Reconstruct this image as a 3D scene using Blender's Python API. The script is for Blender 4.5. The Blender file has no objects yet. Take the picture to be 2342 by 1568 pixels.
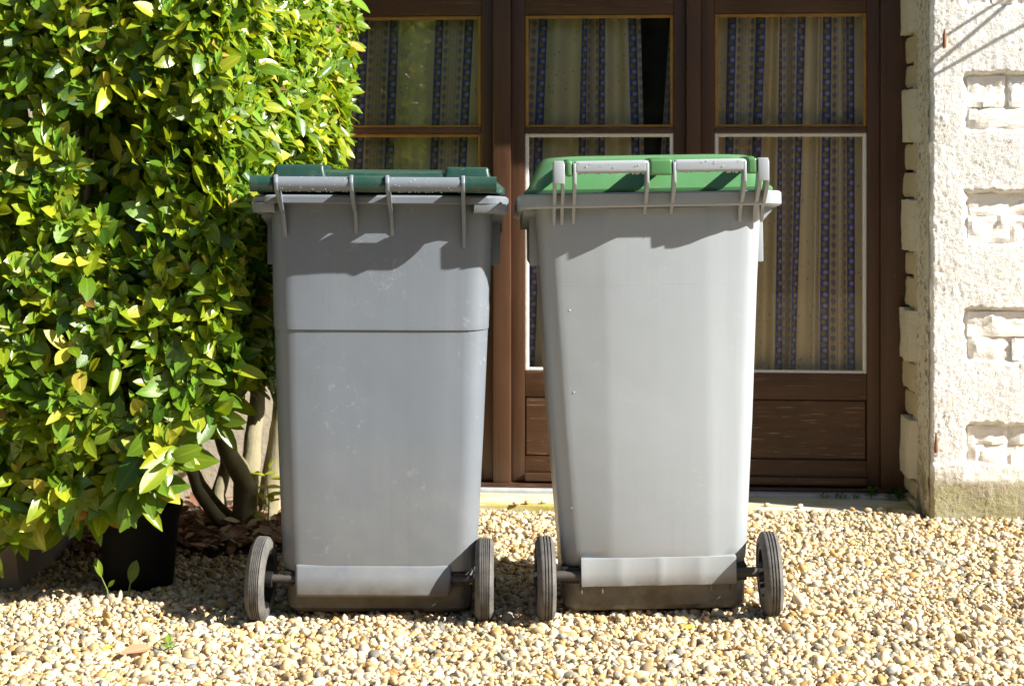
import bpy, bmesh, math, random
import numpy as np
from mathutils import Vector, Matrix, noise, Quaternion
R = math.radians
rnd = random.Random(7)
scene = bpy.context.scene
C = scene.collection

# ------------------------------------------------------------------ camera
EYE = 1.03                 # camera height in metres
FPX = 4000.0               # focal length in units of a 2342 wide picture
cam_d = bpy.data.cameras.new('camera')
cam = bpy.data.objects.new('camera', cam_d); C.objects.link(cam)
cam.location = (0, 0, EYE); cam.rotation_euler = (R(90), 0, 0)
cam_d.sensor_width = 36; cam_d.lens = FPX/2342*36
cam_d.shift_y = -0.164
cam_d.clip_end = 500
cam_d.dof.use_dof = True; cam_d.dof.focus_distance = 4.0; cam_d.dof.aperture_fstop = 7.1
scene.camera = cam
# ------------------------------------------------------------------ sky and sun
SUN = Vector((-1, 0.39, -0.765)).normalized()
w = bpy.data.worlds.new('World'); scene.world = w; w.use_nodes = True
nt = w.node_tree; bg = nt.nodes['Background']
sky = nt.nodes.new('ShaderNodeTexSky'); sky.sky_type = 'NISHITA'; sky.sun_disc = False
sky.sun_elevation = math.asin(-SUN.z); sky.sun_rotation = math.atan2(-SUN.x, -SUN.y)
nt.links.new(sky.outputs[0], bg.inputs[0]); bg.inputs[1].default_value = 0.05
sd = bpy.data.lights.new('sun', 'SUN'); sd.energy = 5.0; sd.angle = R(0.53); sd.color = (1, 0.955, 0.88)
sun = bpy.data.objects.new('sun', sd); C.objects.link(sun)
sun.rotation_euler = SUN.to_track_quat('-Z', 'Y').to_euler(); sun.location = (6, -2, 5)
vs = scene.view_settings
vs.view_transform = 'Standard'; vs.look = 'None'; vs.gamma = 1; vs.use_curve_mapping = False
vs.exposure = 1.35

# ------------------------------------------------------------------ node helpers
class NT:
    def __init__(s, name):
        s.m = bpy.data.materials.new(name); s.m.use_nodes = True
        s.t = s.m.node_tree; s.n = s.t.nodes; s.n.clear()
        s.out = s.n.new('ShaderNodeOutputMaterial')
    def node(s, typ, ins=None, **kw):
        n = s.n.new(typ)
        for k, v in kw.items(): setattr(n, k, v)
        for k, v in (ins or {}).items(): s.set(n.inputs[k], v)
        return n
    def set(s, sock, v):
        if hasattr(v, 'is_output'): s.t.links.new(v, sock)
        else:
            if isinstance(v, (tuple, list)) and len(v) == 3 and sock.type == 'RGBA': v = (*v, 1)
            sock.default_value = v
    def math(s, op, a, b=0.0, c=0.0, clamp=False):
        n = s.n.new('ShaderNodeMath'); n.operation = op; n.use_clamp = clamp
        s.set(n.inputs[0], a); s.set(n.inputs[1], b); s.set(n.inputs[2], c)
        return n.outputs[0]
    def mix(s, f, a, b, blend='MIX'):
        n = s.n.new('ShaderNodeMix'); n.data_type = 'RGBA'; n.blend_type = blend
        s.set(n.inputs['Factor'], f); s.set(n.inputs[6], a); s.set(n.inputs[7], b)
        return n.outputs[2]
    def coord(s, kind='Object'): return s.node('ShaderNodeTexCoord').outputs[kind]
    def map(s, v, scale=(1, 1, 1), loc=(0, 0, 0)):
        return s.node('ShaderNodeMapping', {'Vector': v, 'Scale': scale, 'Location': loc}).outputs[0]
    def noise(s, v, scale=5, detail=4, rough=0.55, dist=0.0):
        return s.node('ShaderNodeTexNoise', {'Vector': v, 'Scale': scale, 'Detail': detail, 'Roughness': rough, 'Distortion': dist}).outputs[0]
    def voro(s, v, scale=5, feature='F1', out='Distance'):
        return s.node('ShaderNodeTexVoronoi', {'Vector': v, 'Scale': scale}, feature=feature).outputs[out]
    def ramp(s, f, stops, interp='LINEAR'):
        n = s.node('ShaderNodeValToRGB', {'Fac': f}); r = n.color_ramp; r.interpolation = interp
        while len(r.elements) < len(stops): r.elements.new(0.5)
        for e, (p, c) in zip(r.elements, stops):
            e.position = p; e.color = (*c, 1) if isinstance(c, (tuple, list)) else (c, c, c, 1)
        return n.outputs[0]
    def bump(s, h, strength=0.3, dist=0.01, normal=None):
        ins = {'Height': h, 'Strength': strength, 'Distance': dist}
        if normal is not None: ins['Normal'] = normal
        return s.node('ShaderNodeBump', ins).outputs[0]
    def pbr(s, col, rough=0.5, normal=None, spec=0.5, **kw):
        ins = {'Base Color': col, 'Roughness': rough, 'Specular IOR Level': spec}
        if normal is not None: ins['Normal'] = normal
        ins.update(kw)
        b = s.node('ShaderNodeBsdfPrincipled', ins)
        s.t.links.new(b.outputs[0], s.out.inputs[0]); return b

def plastic(name, col, dirt, rough=0.42, streak=0.25, dirt_z=0.3, lite=None, scratch=0.0, dripk=0.28):
    s = NT(name); co = s.coord()
    st = s.noise(s.map(co, (22, 22, 1.6)), 1.0, 5, 0.6)
    sp = s.noise(co, 9, 5, 0.65)
    z = s.node('ShaderNodeSeparateXYZ', {0: co}).outputs[2]
    c = s.mix(s.ramp(st, [(0.35, 0.0), (0.75, streak)]), col, lite or tuple(min(1, x*1.5) for x in col))
    low = s.math('MULTIPLY_ADD', z, -1/dirt_z, 1.0, clamp=True)
    low = s.math('MULTIPLY', low, s.ramp(sp, [(0.3, 0.15), (0.7, 0.8)]))
    c = s.mix(low, c, dirt)
    mud_shade = s.math('MULTIPLY', s.math('MULTIPLY_ADD', z, -1/0.035, 0.105/0.035, clamp=True), s.ramp(s.noise(co, 13, 5, 0.7), [(0.3, 0.45), (0.65, 0.95)]))  # muddy base, its tone also darkened to stand in for shade below the skirt
    c = s.mix(mud_shade, c, (0.085, 0.065, 0.04))
    fine = s.noise(co, 70, 3, 0.7)
    spk = s.ramp(fine, [(0.66, 0.0), (0.72, 0.5)])
    c = s.mix(s.math('MULTIPLY', spk, s.ramp(sp, [(0.45, 0.0), (0.7, 0.6)])), c, tuple(x*1.2 for x in dirt))
    if scratch:
        sc = s.noise(s.map(co, (6, 1, 60), (3, 1, 0)), 3, 6, 0.75, 0.4)
        c = s.mix(s.ramp(sc, [(0.62, 0.0), (0.7, scratch)]), c, tuple(min(1, x*2) for x in col))
    sm = s.math('MULTIPLY', s.ramp(s.noise(co, 26, 6, 0.8, 1.5), [(0.57, 0.0), (0.68, 0.42)]), s.ramp(s.noise(s.map(co, (1, 1, 1), (4, 2, 1)), 6, 2), [(0.50, 0.0), (0.62, 1.0)]))
    c = s.mix(sm, c, (0.42, 0.42, 0.40))
    drip = s.math('MULTIPLY', s.ramp(s.noise(s.map(co, (34, 34, 0.7), (7, 3, 1)), 1, 4, 0.7), [(0.52, 0.0), (0.68, dripk)]), s.ramp(s.noise(co, 3, 2), [(0.4, 0.0), (0.6, 1.0)]))
    c = s.mix(drip, c, (0.12, 0.11, 0.09))
    nrm = s.bump(s.noise(co, 260, 2), 0.08, 0.002, s.bump(s.noise(co, 5, 2), 0.12, 0.02))
    s.pbr(c, s.ramp(sp, [(0.3, rough-0.05), (0.75, rough+0.18)]), nrm, 0.45)
    return s.m

def plain(name, col, rough=0.6, var=0.25, scale=20, bump=0.1, bscale=80, spec=0.4, metal=0.0):
    s = NT(name); co = s.coord(); n = s.noise(co, scale, 5, 0.6)
    c = s.mix(n, tuple(x*(1-var) for x in col), tuple(min(1, x*(1+var)) for x in col))
    b = s.pbr(c, rough, s.bump(s.noise(co, bscale, 4, 0.6), bump, 0.004), spec); b.inputs['Metallic'].default_value = metal
    return s.m

M = {}
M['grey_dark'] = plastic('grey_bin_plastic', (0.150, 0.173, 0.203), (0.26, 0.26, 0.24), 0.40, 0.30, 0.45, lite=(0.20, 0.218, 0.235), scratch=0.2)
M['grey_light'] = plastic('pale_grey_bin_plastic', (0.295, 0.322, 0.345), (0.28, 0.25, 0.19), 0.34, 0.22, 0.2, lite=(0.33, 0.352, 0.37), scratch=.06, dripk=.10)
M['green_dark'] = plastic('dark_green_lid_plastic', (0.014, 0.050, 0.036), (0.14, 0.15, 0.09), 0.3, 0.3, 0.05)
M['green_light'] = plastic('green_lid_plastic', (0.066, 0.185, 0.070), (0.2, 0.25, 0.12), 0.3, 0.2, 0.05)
M['black_plastic'] = plain('black_plastic', (0.012, 0.012, 0.012), 0.5, 0.3)
M['pot'] = plain('pot_plastic', (0.005, 0.005, 0.005), 0.75, 0.3, spec=0.15)
M['axle'] = plain('axle_steel', (0.06, 0.055, 0.05), 0.6, 0.4)
M['rust'] = plain('rusty_iron', (0.24, 0.11, 0.055), 0.85, 0.5, 60, 0.5)
M['zinc'] = plain('weathered_metal', (0.42, 0.44, 0.46), 0.5, 0.35, 30, 0.1, 60, 0.5, 0.0)
M['soil'] = plain('soil', (0.045, 0.03, 0.02), 0.95, 0.5, 30, 0.8, 60)
M['cable'] = plain('cable_rubber', (0.02, 0.02, 0.02), 0.6)

def m_rubber():
    s = NT('tyre_rubber'); co = s.coord(); n = s.noise(co, 30, 5, 0.7)
    c = s.mix(s.ramp(n, [(0.3, 0.0), (0.75, 1.0)]), (0.055, 0.053, 0.052), (0.16, 0.15, 0.135))
    s.pbr(c, 0.8, s.bump(s.noise(co, 200, 3), 0.3, 0.002), 0.3); return s.m
M['rubber'] = m_rubber()

def m_wood(name, dark, light, axis='z', wear=0.0):
    s = NT(name); co = s.coord('Generated') if False else s.coord()
    sc = {'z': (40, 40, 1.5), 'x': (1.5, 40, 40)}[axis]
    g = s.noise(s.map(co, sc), 1.5, 6, 0.65, 0.3)
    big = s.noise(s.map(co, (3, 3, 1)), 2, 3)
    c = s.mix(s.ramp(g, [(0.25, 0.0), (0.8, 1.0)]), dark, light)
    c = s.mix(s.ramp(big, [(0.35, 0.0), (0.7, 0.35)]), c, tuple(x*1.5 for x in light))
    sc2 = {'z': (300, 300, 9), 'x': (9, 300, 300)}[axis]
    sc_n = s.noise(s.map(co, sc2), 1.0, 3, 0.6)
    if wear:
        c = s.mix(s.math('MULTIPLY', s.ramp(sc_n, [(0.62, 0.0), (0.68, 1.0)]), wear), c, (0.42, 0.32, 0.22))
    spk = s.ramp(s.noise(co, 190, 1), [(0.80, 0.0), (0.83, 0.7)])
    c = s.mix(spk, c, (0.5, 0.4, 0.3))
    s.pbr(c, s.ramp(big, [(0.3, 0.35), (0.7, 0.55)]), s.bump(g, 0.25, 0.003), 0.4); return s.m
M['wood'] = m_wood('stained_door_wood', (0.046, 0.018, 0.009), (0.092, 0.045, 0.022))
M['wood_h'] = m_wood('stained_rail_wood', (0.046, 0.018, 0.009), (0.092, 0.045, 0.022), 'x', 0.25)
M['wood_worn'] = m_wood('weathered_panel_wood', (0.046, 0.018, 0.009), (0.092, 0.045, 0.022), 'x', 0.6)
M['bead_ochre'] = plain('yellowed_putty', (0.30, 0.155, 0.03), 0.6, 0.5, 25, 0.4, 60)
M['bead_white'] = plain('white_putty', (0.72, 0.70, 0.66), 0.6, 0.12, 40, 0.4, 60)

def m_glass():
    s = NT('window_glass'); co = s.coord()
    nrm = s.bump(s.noise(s.map(co, (4, 4, 2.5)), 1.2, 2), 0.05, 0.02)
    fr = s.node('ShaderNodeFresnel', {'IOR': 1.5}).outputs[0]
    fac = s.math('MULTIPLY', fr, 1.4, clamp=True)
    gl = s.node('ShaderNodeBsdfGlossy', {'Color': (1, 1, 1), 'Roughness': 0.0, 'Normal': nrm})
    tr = s.node('ShaderNodeBsdfTransparent', {'Color': (0.98, 0.99, 0.97)})
    dirt = s.node('ShaderNodeBsdfDiffuse', {'Color': (0.5, 0.48, 0.4)})
    mx = s.node('ShaderNodeMixShader', {0: fac, 1: tr.outputs[0], 2: gl.outputs[0]})
    dn = s.ramp(s.noise(co, 14, 5, 0.7), [(0.45, 0.008), (0.8, 0.05)])
    m2 = s.node('ShaderNodeMixShader', {0: dn, 1: mx.outputs[0], 2: dirt.outputs[0]})
    s.t.links.new(m2.outputs[0], s.out.inputs[0]); return s.m
M['glass'] = m_glass()

PER = 0.247
def m_curtain():
    s = NT('striped_curtain_fabric'); uv = s.node('ShaderNodeUVMap').outputs[0]
    x, y, _ = s.node('ShaderNodeSeparateXYZ', {0: uv}).outputs
    f = s.math('FRACT', s.math('DIVIDE', s.math('ADD', x, PER*8), PER))
    def band(a, b):   # 1 inside [a,b] metres of the period
        return s.math('MULTIPLY', s.math('GREATER_THAN', f, a/PER), s.math('LESS_THAN', f, b/PER))
    b1 = band(0, 0.027); b2 = band(0.101, 0.128); tan = band(0.027, 0.101)
    blue = s.math('MAXIMUM', b1, b2)
    def blob(cx, rx, per, cy, ry, jit=0.0):
        dx = s.math('DIVIDE', s.math('SUBTRACT', f, cx/PER), rx/PER)
        fy = s.math('FRACT', s.math('DIVIDE', s.math('ADD', y, 5.0), per))
        dy = s.math('DIVIDE', s.math('SUBTRACT', fy, cy), ry/per)
        d = s.math('ADD', s.math('MULTIPLY', dx, dx), s.math('MULTIPLY', dy, dy))
        d = s.math('ADD', d, s.math('MULTIPLY', s.math('SUBTRACT', s.noise(uv, 420, 2), 0.5), 2.4))
        return s.math('LESS_THAN', d, 1.0)
    cream = s.mix(s.noise(uv, 6, 3), (0.96, 0.76, 0.45), (0.98, 0.84, 0.58))
    dots = s.math('LESS_THAN', s.voro(s.map(uv, (1, 1, 1)), 42), 0.16)
    c = s.mix(s.math('MULTIPLY', dots, 0.5), cream, (0.28, 0.25, 0.42))
    tcol = s.mix(s.noise(uv, 90, 3), (0.80, 0.60, 0.38), (0.92, 0.74, 0.52))
    c = s.mix(tan, c, tcol)
    for k, (cx, col) in enumerate([(0.040, (0.25, 0.27, 0.45)), (0.064, (0.72, 0.68, 0.55)), (0.088, (0.25, 0.27, 0.45))]):
        c = s.mix(s.math('MULTIPLY', blob(cx, 0.007, 0.030, 0.5, 0.010), 0.8), c, col)
        c = s.mix(s.math('MULTIPLY', blob(cx, 0.004, 0.030, 0.0, 0.006), 0.8), c, (0.6, 0.42, 0.12))
    for a in (0.052, 0.076):
        c = s.mix(s.math('MULTIPLY', band(a-0.0012, a+0.0012), 0.7), c, (0.2, 0.28, 0.3))
    c = s.mix(blue, c, s.mix(s.noise(uv, 40, 3), (0.10, 0.14, 0.46), (0.14, 0.19, 0.55)))
    for a in (0.0135, 0.1145):
        c = s.mix(blob(a-0.002, 0.007, 0.036, 0.3, 0.008), c, (0.50, 0.36, 0.08))
        c = s.mix(blob(a+0.003, 0.007, 0.036, 0.78, 0.007), c, (0.62, 0.52, 0.66))
    for a in (0.0, 0.027, 0.101, 0.128):
        c = s.mix(band(a-0.0009, a+0.0009), c, (0.03, 0.05, 0.1))
    wv = s.math('MULTIPLY', s.math('SINE', s.math('MULTIPLY', x, 4200)), s.math('SINE', s.math('MULTIPLY', y, 4200)))
    d = s.node('ShaderNodeBsdfDiffuse', {'Color': c, 'Normal': s.bump(wv, 0.1, 0.0005)})
    t = s.node('ShaderNodeBsdfTranslucent', {'Color': c})
    mx = s.node('ShaderNodeMixShader', {0: 0.06, 1: d.outputs[0], 2: t.outputs[0]})
    s.t.links.new(mx.outputs[0], s.out.inputs[0]); return s.m
M['curtain'] = m_curtain()

def m_render():
    s = NT('roughcast_render'); co = s.coord()
    z = s.node('ShaderNodeSeparateXYZ', {0: co}).outputs[2]
    pit = s.noise(co, 170, 4, 0.75); med = s.noise(co, 12, 5, 0.65); big = s.noise(co, 3.0, 3)
    c = s.mix(s.ramp(med, [(0.3, 0.0), (0.7, 1.0)]), (0.76, 0.73, 0.66), (0.90, 0.89, 0.87))
    c = s.mix(s.ramp(s.noise(co, 45, 5, 0.8), [(0.62, 0.0), (0.68, 0.65)]), c, (0.38, 0.33, 0.25))
    c = s.mix(s.ramp(pit, [(0.33, 0.8), (0.42, 0.0)]), c, (0.22, 0.19, 0.14))
    c = s.mix(s.math('MULTIPLY', s.ramp(s.noise(co, 30, 4, 0.7), [(0.60, 0.0), (0.70, 0.6)]), s.ramp(big, [(0.4, 0.2), (0.6, 1.0)])), c, (0.42, 0.33, 0.18))
    low = s.math('MULTIPLY_ADD', z, -1/0.06, 0.17/0.06, clamp=True)
    grime = s.mix(s.ramp(s.noise(co, 9, 4), [(0.4, 0.0), (0.62, 1.0)]), (0.36, 0.29, 0.19), (0.30, 0.27, 0.08))
    c = s.mix(s.math('MULTIPLY', low, s.ramp(med, [(0.2, 0.65), (0.7, 0.95)])), c, grime)
    s.pbr(c, 0.9, s.bump(pit, 0.9, 0.006, s.bump(s.noise(co, 300, 3), 0.5, 0.003)), 0.2); return s.m
M['render'] = m_render()

def m_stone(name, a, b, vein):
    s = NT(name); co = s.coord(); rd = s.node('ShaderNodeObjectInfo').outputs['Random']
    med = s.noise(co, 16, 6, 0.7); ved = s.noise(s.map(co, (8, 8, 30)), 2, 5, 0.7, 0.8)
    c = s.mix(s.math('MULTIPLY_ADD', rd, 0.5, s.math('MULTIPLY', med, 0.5)), a, b)
    c = s.mix(s.ramp(ved, [(0.55, 0.0), (0.72, 0.55)]), c, vein)
    s.pbr(c, 0.85, s.bump(ved, 0.5, 0.008, s.bump(s.noise(co, 120, 4), 0.35, 0.003)), 0.25); return s.m
M['stone'] = m_stone('pale_limestone', (0.88, 0.86, 0.83), (0.84, 0.78, 0.68), (0.60, 0.49, 0.34))
M['quoin'] = m_stone('cream_quoin_stone', (0.62, 0.57, 0.44), (0.68, 0.63, 0.50), (0.45, 0.38, 0.26))
M['quoin_in'] = m_stone('tan_rubble_stone', (0.50, 0.42, 0.27), (0.58, 0.50, 0.34), (0.36, 0.28, 0.17))
M['mortar'] = plain('pale_mortar', (0.74, 0.71, 0.65), 0.95, 0.15, 30, 0.6, 90)

def m_corner():
    s = NT('lichen_corner_render'); co = s.coord()
    a = s.noise(co, 60, 4, 0.75); b = s.noise(s.map(co, (6, 6, 3)), 3, 4)
    z = s.node('ShaderNodeSeparateXYZ', {0: co}).outputs[2]
    c = s.mix(b, (0.62, 0.60, 0.52), (0.66, 0.61, 0.47))
    c = s.mix(s.math('MULTIPLY', s.ramp(a, [(0.50, 0.0), (0.60, 0.85)]), s.ramp(b, [(0.38, 0.2), (0.55, 1.0)])), c, (0.07, 0.07, 0.06))
    low = s.math('MULTIPLY_ADD', z, -1/0.2, 1.4, clamp=True)
    c = s.mix(s.math('MULTIPLY', low, s.ramp(s.noise(co, 20, 4), [(0.4, 0.2), (0.6, 0.9)])), c, (0.17, 0.14, 0.05))
    s.pbr(c, 0.9, s.bump(a, 0.5, 0.005), 0.2); return s.m
M['corner'] = m_corner()

def m_sill():
    s = NT('mossy_sill_stone'); co = s.coord()
    a = s.noise(s.map(co, (2.5, 9, 9)), 2, 4, 0.6)
    c = s.mix(s.ramp(a, [(0.42, 0.0), (0.6, 0.9)]), (0.55, 0.52, 0.42), (0.36, 0.30, 0.05))
    c = s.mix(s.ramp(s.noise(co, 60, 4, 0.7), [(0.62, 0.0), (0.7, 0.7)]), c, (0.10, 0.11, 0.03))
    s.pbr(c, 0.85, s.bump(s.noise(co, 60, 4), 0.4, 0.004), 0.3); return s.m
M['sill'] = m_sill()

def m_attr(name, attr, rough, spec, bscale=0, trans=0.0, coat=0.0, tint=None):
    s = NT(name); col = s.node('ShaderNodeAttribute', attribute_name=attr).outputs['Color']; co = s.coord()
    c = s.mix(s.noise(co, 160 if not trans else 60, 3, 0.6), s.mix(1.0, col, (0.78, 0.78, 0.78), 'MULTIPLY'), s.mix(1.0, col, (1.15, 1.15, 1.15), 'MULTIPLY'))
    nrm = s.bump(s.noise(co, bscale, 2), 0.25, 0.002) if bscale else None
    if trans:
        al = s.node('ShaderNodeAttribute', attribute_name=attr).outputs['Alpha']
        c = s.mix(s.ramp(al, [(0.05, 0.55), (0.16, 0.0)]), c, s.mix(1.0, c, (1.7, 1.5, 2.0), 'MULTIPLY'))
        nrm = s.bump(al, 0.3, 0.002, nrm)
    b = s.pbr(c, rough, nrm, spec)
    if trans:
        t = s.node('ShaderNodeBsdfTranslucent', {'Color': s.mix(1.0, c, tint or (1.9, 1.7, 0.5), 'MULTIPLY')})
        mx = s.node('ShaderNodeMixShader', {0: trans, 1: b.outputs[0], 2: t.outputs[0]})
        s.t.links.new(mx.outputs[0], s.out.inputs[0])
    return s.m
M['pebble'] = m_attr('river_pebble', 'pcol', 0.6, 0.35, 300)
M['leaf'] = m_attr('glossy_evergreen_leaf', 'lcol', 0.25, 0.5, 90, 0.32)
M['litter'] = m_attr('dead_leaf', 'lcol', 0.8, 0.2, 90, 0.2, tint=(1.2, 0.9, 0.6))

def m_ground():
    s = NT('gravel_bed'); co = s.coord()
    v = s.voro(co, 70, out='Color'); d = s.voro(co, 70)
    c = s.mix(s.node('ShaderNodeSeparateColor', {0: v}).outputs[0], (0.46, 0.36, 0.23), (0.66, 0.56, 0.41))
    c = s.mix(s.ramp(d, [(0.45, 0.0), (0.75, 0.55)]), c, (0.12, 0.09, 0.06))
    yy = s.node('ShaderNodeSeparateXYZ', {0: co}).outputs[1]
    dim_ground = s.mix(s.noise(co, 3, 5), (0.075, 0.08, 0.045), (0.11, 0.105, 0.07))  # unseen ground out of frame, darkened to cut bounced light
    c = s.mix(s.math('LESS_THAN', s.math('ADD', yy, s.math('MULTIPLY', s.noise(co, 4, 3), 0.3)), 2.1), c, dim_ground)
    s.pbr(c, 0.9, s.bump(d, 0.6, 0.006), 0.2); return s.m
M['ground'] = m_ground()

def m_bark():
    s = NT('smooth_olive_bark'); co = s.coord(); a = s.noise(co, 14, 5, 0.65); b = s.noise(s.map(co, (60, 60, 15)), 2, 4)
    c = s.mix(a, (0.15, 0.13, 0.075), (0.36, 0.32, 0.20))
    c = s.mix(s.ramp(s.noise(co, 5, 3), [(0.5, 0.0), (0.7, 0.6)]), c, (0.12, 0.12, 0.05))
    s.pbr(c, 0.8, s.bump(b, 0.3, 0.006), 0.3); return s.m
M['bark'] = m_bark()
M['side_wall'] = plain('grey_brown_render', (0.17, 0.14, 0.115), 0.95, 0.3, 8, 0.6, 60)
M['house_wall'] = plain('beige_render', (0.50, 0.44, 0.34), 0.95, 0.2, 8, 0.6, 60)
M['interior'] = plain('dark_room', (0.05, 0.04, 0.03), 0.9)
def m_water():
    s = NT('water_drop'); s.pbr((0.75, 0.78, 0.8), 0.03, None, 0.6, **{'Transmission Weight': 0.35, 'IOR': 1.33}); return s.m
M['water'] = m_water()

# ------------------------------------------------------------------ mesh helpers
def link(name, me, mat=None, parent=None):
    o = bpy.data.objects.new(name, me); C.objects.link(o)
    if mat is not None and me is not None and not me.materials: me.materials.append(M[mat] if isinstance(mat, str) else mat)
    if parent is not None: o.parent = parent
    return o
def from_bm(name, bm, mat, parent=None, smooth=40):
    bmesh.ops.recalc_face_normals(bm, faces=bm.faces[:])
    me = bpy.data.meshes.new(name); bm.to_mesh(me); bm.free()
    if smooth: me.shade_smooth(); me.set_sharp_from_angle(angle=R(smooth))
    return link(name, me, mat, parent)
def tag(o, label, cat, group=None):
    o['label'] = label; o['category'] = cat
    if group: o['group'] = group
    return o
def thing(name, loc, label, cat, rot=(0, 0, 0), group=None):
    o = bpy.data.objects.new(name, None); C.objects.link(o); o.empty_display_size = 0.05
    o.location = loc; o.rotation_euler = rot
    return tag(o, label, cat, group)
def struct(o): o['kind'] = 'structure'; return o
def bbox(bm, x0, x1, y0, y1, z0, z1, bev=0.0, seg=2):
    r = bmesh.ops.create_cube(bm, size=1.0); vs_ = r['verts']
    for v in vs_: v.co = ((x0+x1)/2 + v.co.x*(x1-x0), (y0+y1)/2 + v.co.y*(y1-y0), (z0+z1)/2 + v.co.z*(z1-z0))
    if bev:
        es = list({e for v in vs_ for e in v.link_edges})
        bmesh.ops.bevel(bm, geom=es, offset=bev, segments=seg, affect='EDGES', profile=0.6)
def box(name, x0, x1, y0, y1, z0, z1, mat, parent=None, bev=0.002, seg=2):
    bm = bmesh.new(); bbox(bm, x0, x1, y0, y1, z0, z1, bev, seg); return from_bm(name, bm, mat, parent, 35)
def loft(bm, rings, cap0=True, cap1=True):
    V = [[bm.verts.new(p) for p in r] for r in rings]
    n = len(V[0])
    for a, b in zip(V, V[1:]):
        for i in range(n):
            bm.faces.new((a[i], a[(i+1) % n], b[(i+1) % n], b[i]))
    if cap0: bm.faces.new(V[0][::-1])
    if cap1: bm.faces.new(V[-1])
def tube(bm, path, radii, n=8, cap=True):
    path = [Vector(p) for p in path]; rings = []
    for i, p in enumerate(path):
        t = (path[min(i+1, len(path)-1)] - path[max(i-1, 0)]).normalized()
        a = t.cross(Vector((0.3, 0.9, 0.2))).normalized(); b = t.cross(a)
        r = radii[i] if isinstance(radii, (list, tuple)) else radii
        rings.append([p + (a*math.cos(2*math.pi*k/n) + b*math.sin(2*math.pi*k/n))*r for k in range(n)])
    loft(bm, rings, cap, cap)
def lathe_x(bm, prof, n=36, cx=0, cy=0, cz=0):
    """profile of (x, r) revolved about the x axis"""
    rings = [[(cx+x, cy+r*math.cos(2*math.pi*k/n), cz+r*math.sin(2*math.pi*k/n)) for k in range(n)] for x, r in prof]
    loft(bm, rings, True, True)
def nz(x, y, z, s=1.0): return noise.noise(Vector((x*s, y*s, z*s)))

# pixel (of a 2342 wide picture) to world at depth D
def PX(x, D): return (x-1171)/FPX*D
def PZ(y, D): return EYE-(y-400)/FPX*D
# facade frame: u along the wall, v into the house
TH = math.atan(0.088); CO, SI = math.cos(TH), math.sin(TH); FD = 5.289
def FU(x, v):
    t = (x-1171)/FPX; return (t*(FD+v*CO)-v*SI)/(CO+t*SI)
def FZ(x, y, v):
    u = FU(x, v); return PZ(y, FD-u*SI+v*CO)
def FW(u, v, z=0): return Vector((u*CO+v*SI, FD-u*SI+v*CO, z))
FROT = (0, 0, -TH)

# ------------------------------------------------------------------ ground
def gz(x, y):
    return 0.010*nz(x, y, 3.1, 1.7) + 0.006*nz(x, y, 9.2, 6.0) + (0.012*max(0, min(1, (x-0.2)/0.6)) if x > 0.2 else 0)
bm = bmesh.new()
xs = [-60, -20, -6, -3] + [-2+0.05*i for i in range(93)] + [3.5, 6, 20, 60]
ys = [-60, -20, -6, 0, 2] + [2.8+0.05*i for i in range(61)] + [6.2, 8, 20, 60]
gv = [[bm.verts.new((x, y, gz(x, y)-0.006 if -2.1 < x < 2.8 and 2.7 < y < 5.9 else -0.006)) for x in xs] for y in ys]
for j in range(len(ys)-1):
    for i in range(len(xs)-1):
        bm.faces.new((gv[j][i], gv[j][i+1], gv[j+1][i+1], gv[j+1][i]))
ground = struct(from_bm('ground', bm, 'ground', None, 60))

# ------------------------------------------------------------------ pebbles
def ico(sub):
    b = bmesh.new(); bmesh.ops.create_icosphere(b, subdivisions=sub, radius=1.0)
    b.verts.ensure_lookup_table()
    v = np.array([x.co[:] for x in b.verts]); f = np.array([[l.index for l in x.verts] for x in b.faces]); b.free()
    return v, f
PCOLS = np.array([(0.70, 0.56, 0.36), (0.76, 0.66, 0.50), (0.80, 0.74, 0.63), (0.60, 0.42, 0.20), (0.52, 0.33, 0.14), (0.42, 0.40, 0.37),
                  (0.22, 0.22, 0.23), (0.62, 0.46, 0.35), (0.78, 0.70, 0.55), (0.33, 0.27, 0.18), (0.80, 0.77, 0.72), (0.66, 0.52, 0.30)])
PCOLS *= np.array((0.78, 0.71, 0.58))
PW = np.array([.15, .18, .15, .075, .035, .07, .035, .045, .13, .03, .05, .05]); PW /= PW.sum()
rng = np.random.default_rng(11)
def rotmats(n):
    q = rng.normal(size=(n, 4)); q[:, 1:3] *= 0.30; q /= np.linalg.norm(q, axis=1)[:, None]
    a, b, c, d = q.T
    return np.stack([np.stack([1-2*(c*c+d*d), 2*(b*c-a*d), 2*(b*d+a*c)], 1), np.stack([2*(b*c+a*d), 1-2*(b*b+d*d), 2*(c*d-a*b)], 1),
                     np.stack([2*(b*d-a*c), 2*(c*d+a*b), 1-2*(b*b+c*c)], 1)], 1)
def pebble_field():
    pts = []
    def ok(x, y):
        u = (x*CO - (y-FD)*SI); v = x*SI + (y-FD)*CO
        if v > 0.06 and u > -0.75: return False
        if v > -0.01 and u > 1.2: return False
        if x < -1.22 and y > 4.3: return False
        soil = y > 4.72 + 0.06*nz(x, y, 0, 5) and x < -0.42
        if soil and rnd.random() < 0.8: return False
        return abs(x) < 0.06 + 0.305*y + 0.05
    sp = 0.0125
    j = 0; y = 3.36
    while y < 5.45:
        x = -1.62 + (j % 2)*sp/2
        while x < 1.8:
            px, py = x+rnd.uniform(-.45, .45)*sp, y+rnd.uniform(-.45, .45)*sp
            if ok(px, py):
                pts.append((px, py, gz(px, py)+rnd.uniform(-0.004, 0.004)))
                if rnd.random() < 0.33:
                    pts.append((px+sp*.5, py+sp*.3, gz(px, py)+rnd.uniform(0.004, 0.010)))
            x += sp
        y += sp*0.87; j += 1
    return np.array(pts)
P = pebble_field()
npb = len(P)
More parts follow.
